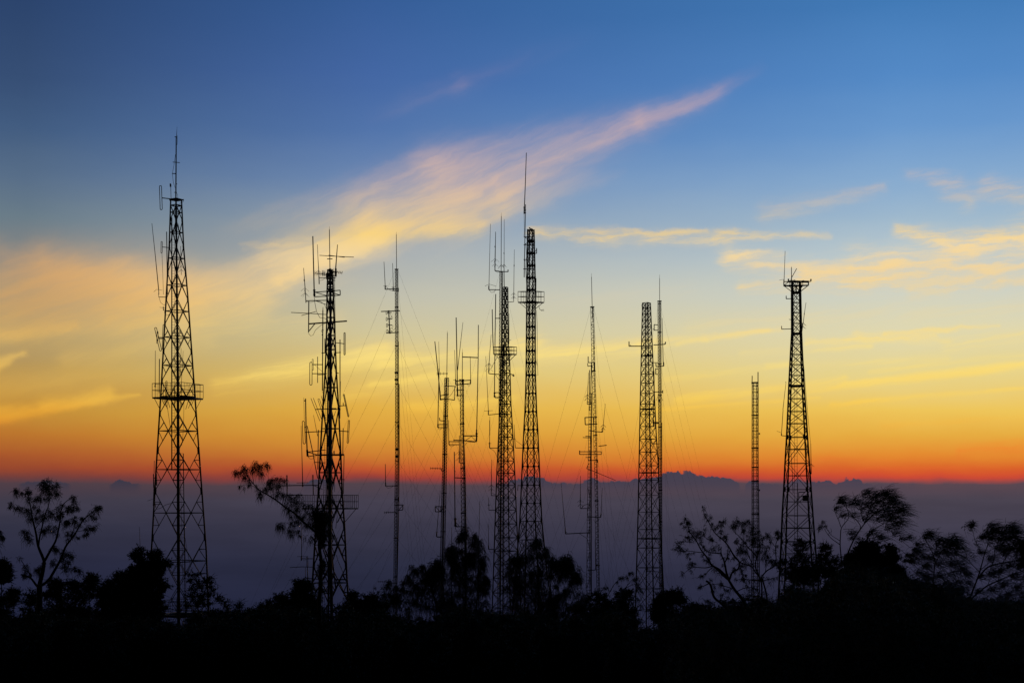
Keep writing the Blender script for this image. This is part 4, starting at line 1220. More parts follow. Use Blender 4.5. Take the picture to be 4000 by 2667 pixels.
lone_pole('thin whip antenna rising behind the dense dark tree left of the tallest tower', [(544.5, 2057), (548, 2148)], 150, 2.2)
lone_pole('thin rod antenna rising out of the drooping casuarina, right of the open cross-braced mast', [(1874, 1956), (1870, 2140)], 200, 2.6)
lone_pole('short thin rod between the dark leaning mast and the open cross-braced mast', [(1763.5, 2060), (1764.5, 2125)], 200, 2.6)


def build_hut():
    D = 150
    gx0, gx1 = 2425, 2625
    zr = px2w(2440, 2521, D)
    zb = float(gz(zr[0], D)) - 0.3
    o = thing('hut', 'low hut with a gently sloping sheet roof in the dark below the bushes', 'hut', (zr[0] + 2, D, zb))
    a = px2w(gx0, 2520, D)
    b = px2w(gx1, 2533, D)
    a1, b1 = a + (0, 5, 0), b + (0, 5, 0)
    m = MB()
    t = np.array([0, 0, .12])
    m.add([a, b, b1, a1, a - t, b - t, b1 - t, a1 - t], [(0, 1, 2, 3), (7, 6, 5, 4), (0, 4, 5, 1), (1, 5, 6, 2), (2, 6, 7, 3), (3, 7, 4, 0)])
    m.build('roof', ROOFM, o)
    m = MB()
    i = np.array([.35, .35, -.13])
    j = np.array([-.35, .35, -.13])
    k = np.array([-.35, -.35, -.13])
    l = np.array([.35, -.35, -.13])
    top = [a + i, b + j, b1 + k, a1 + l]
    v = top + [np.array([p[0], p[1], zb]) for p in top]
    m.add(v, [(0, 4, 5, 1), (1, 5, 6, 2), (2, 6, 7, 3), (3, 7, 4, 0)])
    m.build('wall', CONC, o)
    m = MB()
    c = (top[0] * .3 + top[1] * .7)
    m.box((c[0], c[1] - .02, zb + 1.3), (.45, 0, 0), (0, .04, 0), (0, 0, 1.0))
    m.build('door', ROOFM, o)


build_hut()


# ------------------------------------------------------------------ trees and bushes
TG = 'trees and bushes on the hillside'


class Tree:
    def __init__(self, name, label, cat, D, foot, K, sag=0.0):
        self.D = D
        self.s = D / F
        self.K = K
        fx = K.p(*foot)[0]
        gy = ground_row(fx, D)
        self.foot = px2w(fx, gy, D)
        self.gy = gy
        self.o = thing(name, label, cat, self.foot, TG)
        self.tr = MB()
        self.cr = MB()
        self.limbs = []

    def W(self, p, dv=0.0):
        q = px2w(p[0], p[1], self.D)
        c = np.array([0, 0, ZC])
        return c + (q - c) * (1 + dv / self.D)

    def limb(self, txt, w0, w1, dv0=0.0, dv1=None, foot=False, wig=0.0, twigs=0, tl=40):
        pts = self.K(txt) if isinstance(txt, str) else txt
        L = sum(math.dist(pts[i], pts[i + 1]) for i in range(len(pts) - 1)) * self.s
        if dv1 is None:
            dv1 = dv0 + random.uniform(-.35, .35) * L
        if foot:
            pts = [(pts[0][0], self.gy + 4)] + pts
        # smooth through the points
        P = np.array(pts, float)
        t = np.concatenate([[0], np.cumsum(np.linalg.norm(np.diff(P, axis=0), axis=1))])
        n = max(4, int(t[-1] / 9))
        tt = np.linspace(0, t[-1], n)
        Q = np.stack([np.interp(tt, t, P[:, 0]), np.interp(tt, t, P[:, 1])], 1)
        for _ in range(2):
            Q[1:-1] = Q[1:-1] * 0.5 + (Q[:-2] + Q[2:]) * 0.25
        if wig:
            ph = random.uniform(0, 6)
            Q += np.stack([np.sin(tt / 17 + ph), np.cos(tt / 23 + ph * 2)], 1) * wig * np.minimum(1, tt / 30)[:, None]
        dv = np.linspace(dv0, dv1, n)
        W = np.array([self.W(q, d) for q, d in zip(Q, dv)])
        self.tr.tube(W, np.linspace(w0, w1, n) * self.s / 2, 6 if w0 > 5 else 4)
        self.limbs.append(W)
        for _ in range(twigs):
            i = random.randrange(n // 4, n)
            d = W[i] - W[max(0, i - 1)]
            d /= np.linalg.norm(d) + 1e-9
            v = d * .7 + rng.normal(0, .55, 3) + np.array([0, 0, .25])
            v /= np.linalg.norm(v)
            l = tl * self.s * random.uniform(.4, 1.1)
            b = W[i]
            c = rng.normal(0, .18, 3) * l
            self.tr.tube([b, b + v * l * .5 + c, b + v * l + np.array([0, 0, -.1 * l])], np.array([max(w1, 1.8), 1.4, .9]) * self.s / 2, 3, False)
        return W

    def needles(self, P, Dr, L, bend, w):
        """many thin tapering needles at once, each a three-sided tube bent along 'bend'"""
        n = len(P)
        K = 4
        t = np.linspace(0, 1, K)
        C = P[:, None, :] + Dr[:, None, :] * (L[:, None] * t)[:, :, None] + bend[:, None, :] * (L[:, None] * t ** 2)[:, :, None]
        tg = np.gradient(C, axis=1)
        tg /= np.linalg.norm(tg, axis=2)[:, :, None] + 1e-9
        ref = np.array([.35, .2, .91])
        a = np.cross(tg, ref)
        a /= np.linalg.norm(a, axis=2)[:, :, None] + 1e-9
        b = np.cross(tg, a)
        r = (w / 2) * (1 - .65 * t)[None, :, None]
        ring = [C + (math.cos(q) * a + math.sin(q) * b) * r for q in (0, 2.094, 4.189)]
        V = np.stack(ring, 2).reshape(-1, 3)
        idx = np.arange(n * K * 3).reshape(n, K, 3)
        i0, i1 = idx[:, :-1], idx[:, 1:]
        q = np.stack([i0, np.roll(i0, -1, 2), np.roll(i1, -1, 2), i1], -1).reshape(-1, 4)
        self.cr.add(V, q)

    def tufts(self, txt, n=46, L=(0.6, 1.25), w=1.7, droop=0.9, dirv=(0, .35), spread=.75, wind=0.0, core=.35, dens=1.0, dz=None):
        """txt: 'x,y,r ...' tufts of needle branchlets, sizes in crop units"""
        for tk in txt.split():
            x, y, r = [float(q) for q in tk.split(',')]
            px, py = self.K.p(x, y)
            R = r / self.K.s * self.s
            dv = random.uniform(-1, 1) * (dz if dz is not None else min(2.0, R * 2.2))
            c = self.W((px, py), dv)
            k = int(n * dens)
            P = c + rng.normal(0, core, (k, 3)) * R
            d = rng.normal(0, spread, (k, 3)) + np.array([dirv[0], 0, dirv[1]])
            d /= np.linalg.norm(d, axis=1)[:, None] + 1e-9
            l = R * rng.uniform(L[0], L[1], k)
            bend = np.tile(np.array([wind, 0, -droop]), (k, 1)) * rng.uniform(.5, 1.4, (k, 1))
            self.needles(P, d, l, bend, w * self.s)

    def twig_to(self, txt, w=2.2):
        """run a thin twig from the nearest limb point to each tuft"""
        if not self.limbs:
            return
        A = np.concatenate(self.limbs)
        for tk in txt.split():
            x, y, r = [float(q) for q in tk.split(',')]
            c = self.W(self.K.p(x, y))
            i = np.argmin(np.linalg.norm((A - c) * np.array([1, .3, 1.0]), axis=1))
            b = A[i]
            mid = (b + c) / 2 + np.array([0, 0, .12 * np.linalg.norm(c - b)])
            self.tr.tube([b, mid, c], np.array([w, w * .8, w * .5]) * self.s / 2, 3, False)

    def auto_tufts(self, per=5, r=(10, 20), n=28, start=.35, **kw):
        """small tufts scattered along the thinner limbs"""
        for W in self.limbs[1:]:
            k = len(W)
            for _ in range(per):
                i = random.randrange(int(k * start), k)
                R = random.uniform(*r) * self.s
                c = W[i] + rng.normal(0, .5, 3) * R
                P = c + rng.normal(0, .4, (n, 3)) * R
                d = rng.normal(0, kw.get('spread', .7), (n, 3)) + np.array([kw.get('dx', 0), 0, kw.get('dz', .2)])
                d /= np.linalg.norm(d, axis=1)[:, None]
                self.needles(P, d, R * rng.uniform(.6, 1.4, n), np.tile(np.array([kw.get('wind', 0), 0, -kw.get('droop', .8)]), (n, 1)), kw.get('w', 1.6) * self.s)

    def blobs(self, txt, dens=.16, size=6.5, rough=.5):
        dens, size, rough = dens * 2.3, size * .66, rough * (1.35 if dens > .19 else 1.8)
        """txt: 'x,y,rx,ry ...' leafy clumps with uneven edges; sizes in crop units"""
        for tk in txt.split():
            x, y, rx, ry = [float(q) for q in tk.split(',')]
            px, py = self.K.p(x, y)
            ax, ay = rx / self.K.s, ry / self.K.s
            c = self.W((px, py), random.uniform(-.5, .5) * min(3, ax * self.s))
            n = int(ax * ay * 3.14 * dens) + 8
            nc = max(6, int(n / 30))
            # sub-clumps spread through the volume, heavier near the shell
            u = rng.normal(0, 1, (nc, 3))
            u /= np.linalg.norm(u, axis=1)[:, None]
            u *= rng.uniform(.15, 1.0, (nc, 1)) ** .55
            rr = np.array([ax, (ax + ay) / 2, ay]) * self.s
            cc = c + u * rr
            which = rng.integers(0, nc, n)
            P = cc[which] + rng.normal(0, .5, (n, 3)) * rr.min() * rough * .62
            self.leaves(P, size * self.s)
            # leafy twigs standing out of the clump
            k = int((ax + ay) * min(1.4, dens * 2.4)) + 4
            u = rng.normal(0, 1, (k, 3))
            u[:, 2] = np.abs(u[:, 2]) * .9
            u /= np.linalg.norm(u, axis=1)[:, None]
            L = rng.uniform(9, 26, k) * self.s
            self.needles(c + u * rr * .8, u + rng.normal(0, .35, (k, 3)), L, np.tile([.1, 0, -.25], (k, 1)), 2.4 * self.s)
            tip = c + u * rr * .8 + u * L[:, None] * rng.uniform(.3, 1.0, (k, 1))
            self.leaves(np.repeat(tip, 3, 0) + rng.normal(0, 2.2 * self.s, (k * 3, 3)), size * .9 * self.s)

    def leaves(self, P, sz):
        n = len(P)
        a = rng.normal(0, 1, (n, 3))
        a /= np.linalg.norm(a, axis=1)[:, None]
        b = np.cross(a, rng.normal(0, 1, (n, 3)))
        b /= np.linalg.norm(b, axis=1)[:, None] + 1e-9
        s1 = sz * rng.uniform(.6, 1.35, (n, 1))
        V = np.stack([P - a * s1, P + b * s1 * .42, P + a * s1, P - b * s1 * .42], 1).reshape(-1, 3)
        self.cr.add(V, np.arange(n * 4).reshape(n, 4))

    def done(self, leafmat=LEAF):
        if self.tr.v:
            self.tr.build('trunk', BARK, self.o)
        if self.cr.v:
            self.cr.build('crown', leafmat, self.o)


def px_foot(K, px):
    return ((px - K.ox) * K.s, 0)


# A: the tall forked tree at the far left
K = Crop(0, 1800, 2.24)
t = Tree('forked_tree', 'tall open forked tree with bare limbs and a broken stub, far left of the photo', 'tree', 110, (345, 0), K)
t.limb('345,1560 345,1380 346,1200 345,1080', 26, 22, foot=True)
t.limb('345,1090 355,1040 372,980 388,880', 18, 14, 0, 0)
for a, w0, w1 in (('388,880 355,800 330,720 310,620 290,520 270,430 255,340 243,290', 13, 3), ('338,735 350,660 360,600 385,500 425,390 437,300', 7, 2.5),
                  ('392,870 440,790 490,690 515,600 525,520 530,440 560,370 622,318', 10, 2.5), ('368,1085 430,1040 480,960 540,830 575,750 640,660 700,560 750,490 830,430 880,405', 12, 2.5),
                  ('325,1095 270,1020 225,1005 180,990', 10, 6), ('275,1015 235,940 185,862', 7, 2), ('348,1000 345,970 332,942', 6, 4), ('298,660 245,630 190,603', 2.5, 1), ('300,680 270,692 240,690', 2, 1),
                  ('360,690 390,620 420,568', 2.5, 1), ('620,690 645,590 650,480', 4, 1.5), ('578,745 585,670 595,605', 2, .8), ('665,620 740,600 800,590 832,575', 3, 1), ('252,440 200,400 150,410 70,408', 3, 1),
                  ('250,340 200,270 130,262', 3, 1), ('290,530 265,490 240,445', 3, 1.5), ('535,455 590,430 640,400', 2.5, 1), ('540,835 575,810 610,820', 3, 1), ('495,935 560,930 650,945 690,965', 3.5, 1),
                  ('520,560 580,540 640,540', 2, 1), ('310,590 360,520 440,480', 3, 1), ('300,500 340,420 365,350', 3, 1), ('430,350 420,250 400,190', 3, 1), ('440,780 480,770 530,780', 2, 1), ('490,640 450,600 415,590', 1.5, .7)):
    t.limb(a, w0, w1, wig=1.2)
TA = ('435,205,52 395,230,48 375,200,40 470,240,46 500,215,30 510,290,34 480,275,40 340,320,38 310,335,24 420,330,40 430,270,50 380,270,40 240,272,32 260,280,24 150,278,30 135,262,20 100,375,26 85,405,20 '
      '240,432,28 640,316,30 645,345,30 655,380,38 680,420,22 610,410,34 630,430,26 500,430,36 520,475,44 500,490,36 545,460,28 440,470,30 365,480,34 320,505,20 600,540,28 575,530,20 660,490,16 850,412,32 875,410,22 '
      '800,485,38 830,500,24 730,510,30 710,505,22 820,590,24 810,600,18 740,650,28 765,640,18 685,672,18 610,825,36 630,840,28 575,895,44 545,860,28 470,880,38 455,905,26 580,955,38 560,930,30 660,960,16 690,965,10 480,770,18 300,400,22 330,430,18 600,880,26')
t.twig_to(TA, 2)
t.auto_tufts(5, (8, 17), 30, .45)
t.tufts(TA, n=62, droop=.7, dirv=(0, .1), L=(.45, .95), w=1.9, core=.42)
t.done(NEEDLE)

# F: casuarina with the long reaching branch, in front of the crowded tower
K = Crop(880, 1780, 2.178)
t = Tree('casuarina_tree', 'casuarina with one long drooping branch reaching left in front of the crowded tower', 'tree', 100, (800, 0), K)
t.limb('800,1650 800,1250 812,1050 815,900 800,760 808,650 820,520', 24, 10, 0, 0, foot=True, wig=1)
t.limb('770,650 700,590 650,550 580,480 500,430 440,380 360,330 300,300 240,240 200,190 175,150', 9, 3, 0, 1.2)
for a, w0, w1 in (('240,240 232,170 240,110 265,60', 3.2, 1.2), ('232,150 290,85 360,80', 2.6, 1), ('200,195 180,120 155,90', 2.6, 1), ('182,152 120,130 85,145', 2.6, 1), ('350,330 340,260 375,215 430,190 510,205', 3.2, 1),
                  ('300,310 250,260 170,240 120,270', 2.6, 1), ('430,380 430,320 480,330', 2.5, 1), ('655,562 600,605 550,590 520,560 450,580', 3, 1), ('600,605 622,640 635,690', 1.8, .8), ('550,592 560,690', 1.8, .8),
                  ('500,430 560,380 625,335', 3, 1), ('580,480 640,420 720,430 760,400', 3, 1), ('640,540 690,500 740,480', 3, 1), ('760,725 745,700 735,688', 7, 5), ('805,640 850,620 900,600', 3, 1), ('290,300 300,330 305,365', 2, 1)):
    t.limb(a, w0, w1, 0.4, wig=.8)
TF = ('265,65,42 245,95,34 300,85,40 340,75,36 360,88,30 290,130,40 310,160,36 230,120,30 155,95,34 150,125,36 110,140,36 90,150,26 185,170,38 160,180,30 205,210,26 375,215,38 400,205,34 440,195,38 475,200,36 508,208,30 '
      '360,240,38 390,270,40 430,240,44 460,250,38 345,280,26 300,320,26 305,350,22 200,250,16 120,262,14 455,320,36 490,330,42 530,340,46 570,360,50 620,340,42 600,400,44 560,420,44 650,400,46 540,465,34 520,440,34 620,450,40 '
      '700,430,50 680,480,50 740,430,46 660,520,44 725,520,52 765,470,52 620,515,34 720,575,36 560,520,30 465,585,40 490,605,34 455,595,30 560,680,28 545,640,26 625,640,22 560,570,26 635,680,18 600,560,28 690,590,30')
t.twig_to(TF, 2)
t.auto_tufts(3, (9, 16), 16, .2, droop=1.4)
t.tufts(TF, n=44, droop=1.5, dirv=(-.1, .35), L=(.6, 1.25), w=1.5, spread=.6, core=.3)
TF2 = '800,500,50 835,520,46 780,560,52 850,590,34 820,640,42 845,690,34 790,620,40 838,920,28 800,985,28 842,960,26 860,640,24 775,520,40 760,600,36 850,540,30 800,700,30 840,760,22 810,1080,20 830,1150,22'
t.blobs('812,600,40,130 790,520,36,50 835,560,34,50 820,700,30,60 828,950,16,60', .22, 7)
t.tufts(TF2, n=110, droop=.5, dirv=(0, .2), L=(.5, 1.0), w=1.6, spread=.8, core=.45, dz=.4)
t.done(NEEDLE)

# H: large drooping casuarina left of centre
K = Crop(1300, 2000, 2.351)
t = Tree('casuarina_tree', 'broad drooping casuarina in front of the two masts with pipe antennas', 'tree', 130, (1130, 0), K)
t.limb('1150,1350 1110,1080 1050,980 960,870 900,700 880,600 830,500', 15, 4, 0, 0, foot=True)
t.limb('1215,1300 1220,900 1215,700 1215,500 1215,180', 9, 3, -1, -.5, foot=True)
for a, w0, w1 in (('1215,500 1250,360 1290,290 1338,302', 4, 3), ('1320,1000 1330,700 1338,500 1340,300 1310,225', 6, 2), ('930,890 800,850 680,830 600,800', 5, 2), ('880,600 830,540 760,510 740,540', 3, 1), ('890,650 820,640 740,680 660,660', 3, 1),
                  ('900,700 960,560 970,470', 4, 2), ('960,870 1060,830 1150,780', 4, 1.5), ('1215,700 1150,560 1100,440 1085,330', 4, 1.5), ('1110,1080 1130,980 1170,940', 5, 2), ('1330,700 1400,640 1430,620', 3, 1), ('1335,560 1375,480 1390,440', 3, 1),
                  ('870,590 920,540 940,500', 3, 1.5), ('680,830 560,800 480,770', 2.5, 1), ('1240,430 1270,370 1300,380', 2, 1)):
    t.limb(a, w0, w1, 0, wig=1.5)
TH = ('1200,185,52 1175,225,46 1215,215,44 1160,240,36 1305,215,32 1312,240,26 1090,325,52 1060,355,42 1125,340,40 1140,385,50 1180,350,40 1070,400,46 1105,430,60 1150,460,66 1120,500,60 960,455,54 935,495,60 1000,510,66 970,560,70 970,610,76 '
      '900,640,66 1020,610,70 930,700,66 820,505,36 760,540,36 690,590,40 720,630,44 650,650,44 520,640,36 500,680,36 580,695,36 640,710,36 700,730,44 800,750,54 850,710,54 760,810,44 690,890,54 700,950,40 900,780,80 980,740,90 1060,730,80 950,870,70 '
      '1150,600,80 1200,550,70 1250,600,70 1280,490,44 1300,620,70 1370,440,36 1380,495,34 1390,590,30 1350,640,50 1420,625,34 1400,730,44 1150,740,64 1220,780,74 1130,880,54 1300,830,74 1400,840,54 1180,980,64 1280,980,74 560,790,34 520,755,26 470,755,26 '
      '1260,385,24 1300,385,22 870,870,50 1000,830,70 1080,820,60 1340,920,60 1230,880,70 1390,700,40 600,760,40 1250,700,60 1190,660,60 1100,560,50 1350,560,36 840,620,40 880,560,40 830,500,26')
t.twig_to(TH, 2.4)
t.auto_tufts(8, (14, 28), 40, .2, droop=1.4)
t.tufts(TH, n=80, droop=1.35, dirv=(0, .3), L=(.6, 1.3), w=2.0, spread=.62, core=.38)
t.done(NEEDLE)

# I: the casuarina in the middle
K = Crop(1900, 2000, 2.351)
t = Tree('casuarina_tree', 'drooping casuarina in front of the small-balcony tower and the butterfly-jointed tower', 'tree', 135, (480, 0), K)
t.limb('485,1300 480,950 475,700 480,480', 9, 5, 0, 0, foot=True)
for a, w0, w1 in (('640,1060 600,850 580,600 570,480 540,360', 6, 2), ('690,1045 740,950 800,900 880,820 895,745', 6, 2), ('662,1052 630,960 610,900', 6, 3), ('575,600 660,560 740,470', 4, 2), ('740,520 790,560 850,600', 3, 1), ('480,700 400,560 300,450', 5, 2),
                  ('478,640 420,420 470,280', 4, 2), ('480,850 380,760 250,640 230,540', 5, 2), ('620,800 680,760 740,715', 3, 1), ('475,920 560,820 640,780', 4, 2), ('470,1000 350,900 250,840', 5, 2), ('840,860 860,850 920,830', 3, 1), ('570,480 600,430 650,470', 3, 1)):
    t.limb(a, w0, w1, 0, wig=1.5)
t.limb('640,1400 645,1200 640,1060', 7, 6, 0, 0, foot=True)
TI = ('470,262,44 445,290,36 490,290,36 550,340,36 560,380,30 490,390,36 400,400,36 265,425,48 230,430,38 300,430,44 330,400,30 290,480,54 370,450,36 230,520,46 320,550,56 740,415,50 700,440,54 720,430,46 770,440,44 660,470,46 785,490,46 720,510,66 '
      '760,550,56 640,525,54 600,510,36 830,600,36 855,620,32 810,600,36 780,640,34 680,600,46 640,680,36 590,580,36 660,765,40 720,715,20 640,800,36 500,630,66 450,690,76 540,730,66 390,650,56 300,670,66 240,610,46 200,560,36 200,690,46 330,750,76 420,810,84 '
      '250,790,66 500,850,66 380,890,76 300,870,76 720,850,54 800,850,44 640,870,54 820,890,34 560,890,54 760,890,44 690,550,60 750,480,50 470,760,60 330,620,56 420,560,40 500,560,40 380,970,60 270,950,60 480,940,60 580,960,40 700,930,36')
t.twig_to(TI, 2.4)
t.auto_tufts(8, (14, 28), 40, .2, droop=1.4)
t.tufts(TI, n=80, droop=1.35, dirv=(.05, .3), L=(.6, 1.3), w=2.0, spread=.62, core=.38)
t.done(NEEDLE)

# J: bush with arching shoots
t = Tree('leafy_bush', 'rounded bush with long arching shoots leaning toward the flat-topped tower', 'bush', 118, (1120, 0), K)
t.limb('1120,1300 1120,1050 1090,880', 8, 4, 0, 0, foot=True)
for a in ('1050,850 1130,740 1190,640 1240,600 1290,590 1335,548', '1100,850 1200,760 1290,680 1340,610 1385,600', '840,870 870,790 895,745 932,768', '1030,760 1060,700 1112,688', '1250,720 1300,675 1380,660', '1200,900 1260,800 1290,740', '1290,860 1350,790 1400,690',
          '1000,900 940,850 880,840'):
    t.limb(a, 4, 1.2, 0, wig=1, twigs=5, tl=26)
TJ = '1335,555,22 1310,560,18 1250,598,22 1225,605,18 1290,600,18 1380,605,26 1350,620,20 1385,662,26 1110,690,20 1080,695,16 1400,690,26 1200,640,14 830,830,26 760,870,26 810,860,30 1420,860,30 1390,800,24 1420,720,22'
t.tufts(TJ, n=34, droop=1.0, dirv=(.3, .1), L=(.8, 1.5), w=1.6, spread=.6)
t.blobs('1050,770,50,40 1060,820,60,40 950,820,50,32 880,900,60,35 1050,900,90,60 1250,760,60,50 1280,830,80,80 1180,890,100,80 1330,930,60,60 1300,740,36,30 1010,760,30,22', .13, 7)
t.blobs('1000,1000,120,80 1150,1030,150,100 1330,1030,80,70 1100,960,120,70 1230,960,90,80', .24, 8)
t.done()

# C: the dense layered tree under the tallest tower
K = Crop(500, 2050, 2.851)
t = Tree('conifer_tree', 'dense dark conifer with layered lumpy crown, directly left of the tallest tower', 'tree', 115, (150, 0), K)
t.limb('150,1400 150,900 150,500 132,300', 14, 4, 0, 0, foot=True)
for a in ('150,700 260,560 380,440', '150,850 260,760 380,700', '150,600 220,450 290,350', '150,760 60,620 -30,640', '150,520 110,420 60,350', '150,950 0,850 -100,800', '150,950 270,930 380,930'):
    t.limb(a, 6, 2, 0)
t.blobs('130,290,22,30 130,330,36,40 75,350,40,30 120,385,60,40 50,340,22,16 280,340,60,30 330,325,34,20 250,330,40,22 300,375,70,36 390,440,76,44 440,450,36,30 250,440,120,56 80,500,66,50 200,520,140,70 330,520,60,60 330,600,60,50 370,690,60,56 400,700,34,40 '
        '300,770,96,66 150,700,140,96 60,640,70,66 -20,650,50,60 200,850,170,90 0,800,110,90 -80,760,60,50 -60,880,90,80 330,880,60,40 390,935,44,26 60,560,50,40 10,560,30,24 -60,690,36,30 -140,820,40,36 -170,880,50,40 150,600,120,80 230,640,100,70', .30, 7.5, .42)
t.blobs('150,1000,220,110 -60,1000,150,90 320,1010,70,50', .26, 8)
t.done()

# D: feathery tree in front of the tower leg
t = Tree('feathery_tree', 'small feathery open-crowned tree before the base of the tallest tower', 'tree', 128, (795, 0), K)
t.limb('800,1300 785,1000 778,850 770,680 762,550', 7, 2, 0, 0, foot=True)
t.limb('700,1200 730,980 715,760 690,600', 4, 1.5, 0, 0, foot=True)
t.limb('890,1200 880,950 885,760 895,610', 4, 1.5, 0, 0, foot=True)
for a in ('790,950 900,880 1060,860', '790,1020 980,990 1130,960', '775,800 860,720 920,640', '770,760 700,640 670,560', '780,870 850,820 1000,815', '760,900 690,820 660,740', '1000,1050 1060,1010 1150,1000', '880,870 930,790 940,710', '800,700 830,640 860,620'):
    t.limb(a, 3, 1, 0, wig=1.5, twigs=7, tl=26)
t.blobs('690,560,34,20 760,565,30,26 705,620,40,30 770,640,40,40 900,605,34,26 915,640,30,24 860,630,30,30 840,700,50,36 930,700,34,24 720,720,40,40 960,730,22,16 915,775,50,30 1000,815,36,26 1020,850,24,16 820,800,66,44 700,800,46,46 870,880,66,36 760,880,60,50 '
        '1065,865,40,24 1100,900,40,22 1120,930,30,18 1130,970,40,22 1090,1010,40,20 1040,970,60,26 930,980,60,36 670,910,40,46 780,990,80,46 1000,1000,50,24', .115, 6, .5)
t.blobs('760,1060,110,50 900,1060,120,40 1010,1070,80,30', .2, 7)
t.done()

# E: bushes in the gap between the first two towers
t = Tree('spindly_bush', 'spindly little bush in the gap right of the feathery tree', 'bush', 122, (1245, 0), K)
t.limb('1245,1300 1245,1000 1240,845', 4, 1.2, 0, 0, foot=True, twigs=14, tl=20)
t.blobs('1240,870,16,24 1245,920,34,26 1215,900,20,14 1260,960,34,24 1190,985,44,22', .075, 6)
t.blobs('1180,1020,70,40 1290,1010,80,34 1365,965,34,24 1375,1000,60,30 1230,1040,110,40', .22, 7)
t.done()
t = Tree('leafy_bush', 'low leafy bush rising toward the vine-draped shrub', 'bush', 118, (1640, 0), K)
t.limb('1640,1300 1640,1000 1680,820', 5, 1.5, 0, 0, foot=True)
for a in ('1640,1000 1560,920 1580,860', '1690,860 1740,795 1775,780', '1640,1000 1510,940 1480,900', '1680,900 1640,850'):
    t.limb(a, 3, 1, 0, twigs=4, tl=20)
t.blobs('1500,905,44,24 1475,930,36,24 1580,865,36,18 1600,850,26,14 1555,920,60,32 1680,810,22,26 1735,795,34,14 1700,840,40,26 1710,890,60,40 1640,900,50,26 1760,900,44,36', .12, 6.5)
t.blobs('1540,980,110,44 1660,960,130,60 1800,960,90,70 1420,1000,80,36', .26, 7)
t.done()
K = Crop(880, 1780, 2.178)
t = Tree('vine_draped_shrub', 'hooded vine-draped shrub at the left foot of the crowded tower', 'bush', 112, (650, 0), K)
t.limb('650,1500 650,1250 655,1110', 10, 6, 0, 0, foot=True)
t.blobs('640,1085,44,20 680,1090,50,26 610,1095,22,16 700,1110,36,30 650,1130,60,50 720,1140,18,16 625,1190,60,50 590,1180,36,24 640,1250,80,60 560,1260,70,44 730,1200,40,24 750,1240,60,30 480,1210,36,22 440,1215,18,14 500,1250,50,28', .34, 7, .4)
t.blobs('600,1330,150,70 750,1320,80,60 470,1310,80,40', .28, 8)
t.done()

# G: dark bush right of the crowded tower, and its lacy neighbour
K = Crop(1300, 2000, 2.351)
t = Tree('leafy_bush', 'dense dark bush right of the crowded tower base, twigs poking out on top', 'bush', 112, (250, 0), K)
t.limb('250,1200 250,950 200,760', 7, 2, 0, 0, foot=True)
for a in ('340,820 372,740 380,690', '370,800 420,730 450,690', '380,820 440,760 470,710', '200,770 190,745', '215,770 235,775', '340,800 345,760'):
    t.limb(a, 2.4, .9, 0, twigs=6, tl=22)
t.blobs('185,770,36,26 205,750,18,14 160,800,40,26 340,785,56,22 385,820,40,40 250,830,130,36 240,890,140,70 440,860,76,36 480,870,36,20 360,920,110,60 430,900,60,40', .36, 7, .4)
t.blobs('250,990,160,60 130,960,60,40', .26, 8)
t.tufts('385,700,18 450,700,20 420,740,22 470,730,18', n=30, droop=.3, dirv=(.3, .5), w=1.4, spread=.45)
t.done()
t = Tree('lacy_bush', 'thin lacy bush showing sky through it, below the left arm of the broad casuarina', 'bush', 140, (640, 0), K)
t.limb('640,1300 640,1150 600,960', 4, 1.5, 0, 0, foot=True, twigs=10, tl=26)
t.limb('760,1300 760,1150 800,1000', 4, 1.2, 0, 0, foot=True, twigs=10, tl=26)
t.limb('860,1300 870,1150 900,1010', 4, 1.2, 0, 0, foot=True, twigs=10, tl=26)
t.blobs('580,1000,50,40 540,1030,40,40 620,1050,44,30 730,1030,40,40 700,1060,50,30 800,1010,50,40 900,1030,50,40 960,1060,60,40', .10, 6.5)
t.blobs('560,1090,90,40 680,1100,90,30 840,1090,110,40 980,1110,90,40', .24, 8)
t.done()

# B: far left edge
K = Crop(0, 1800, 2.24)
t = Tree('round_topped_tree', 'round-topped dark tree cut by the left edge of the photo', 'tree', 104, (12, 0), K)
t.limb('12,1500 12,1200 15,950', 6, 3, 0, 0, foot=True)
t.blobs('30,950,56,60 20,900,34,26 60,980,40,50 10,1020,70,50 70,1010,24,30 40,1050,50,30 0,930,50,60', .3, 7, .42)
t.blobs('0,1200,40,60 20,1280,60,60 0,1350,80,50', .12, 7)
t.done()
t = Tree('casuarina_tree', 'casuarina whose drooping branch tip just enters at the left edge', 'tree', 85, (-70, 0), K)
t.limb('-70,1500 -75,1000 -60,720', 12, 5, 0, 0, foot=True)
t.limb('-62,740 -30,660 15,655', 4, 1.5, 0, 0)
t.tufts('12,668,30 0,655,26 -5,615,24 20,680,18 -60,640,60 -70,720,70 -90,600,60', n=60, droop=1.0, dirv=(.5, .1), w=1.7, spread=.5)
t.done(NEEDLE)
t = Tree('leafy_bush', 'small upright bush between the edge tree and the forked tree', 'bush', 125, (120, 0), K)
t.limb('120,1500 120,1300 118,1130', 4, 1.5, 0, 0, foot=True, twigs=10, tl=24)
t.blobs('118,1150,44,36 130,1180,44,40 95,1190,40,40 115,1230,50,30', .2, 6.5)
t.blobs('100,1260,50,30 60,1320,60,40 30,1370,70,30', .09, 6.5)
t.done()
t = Tree('lacy_bush', 'lacy bush half hidden behind the trunk of the forked tree', 'bush', 130, (270, 0), K)
t.limb('240,1500 250,1300 260,1150', 4, 1.2, 0, 0, foot=True, twigs=12, tl=28)
t.blobs('270,1170,56,46 230,1240,50,40 290,1230,56,60 220,1310,40,26 300,1320,60,50 380,1170,26,30', .10, 6.5)
t.blobs('300,1390,70,30 200,1400,60,24', .22, 7)
t.done()
t = Tree('leafy_bush', 'tall oval bush standing right of the forked tree', 'bush', 122, (495, 0), K)
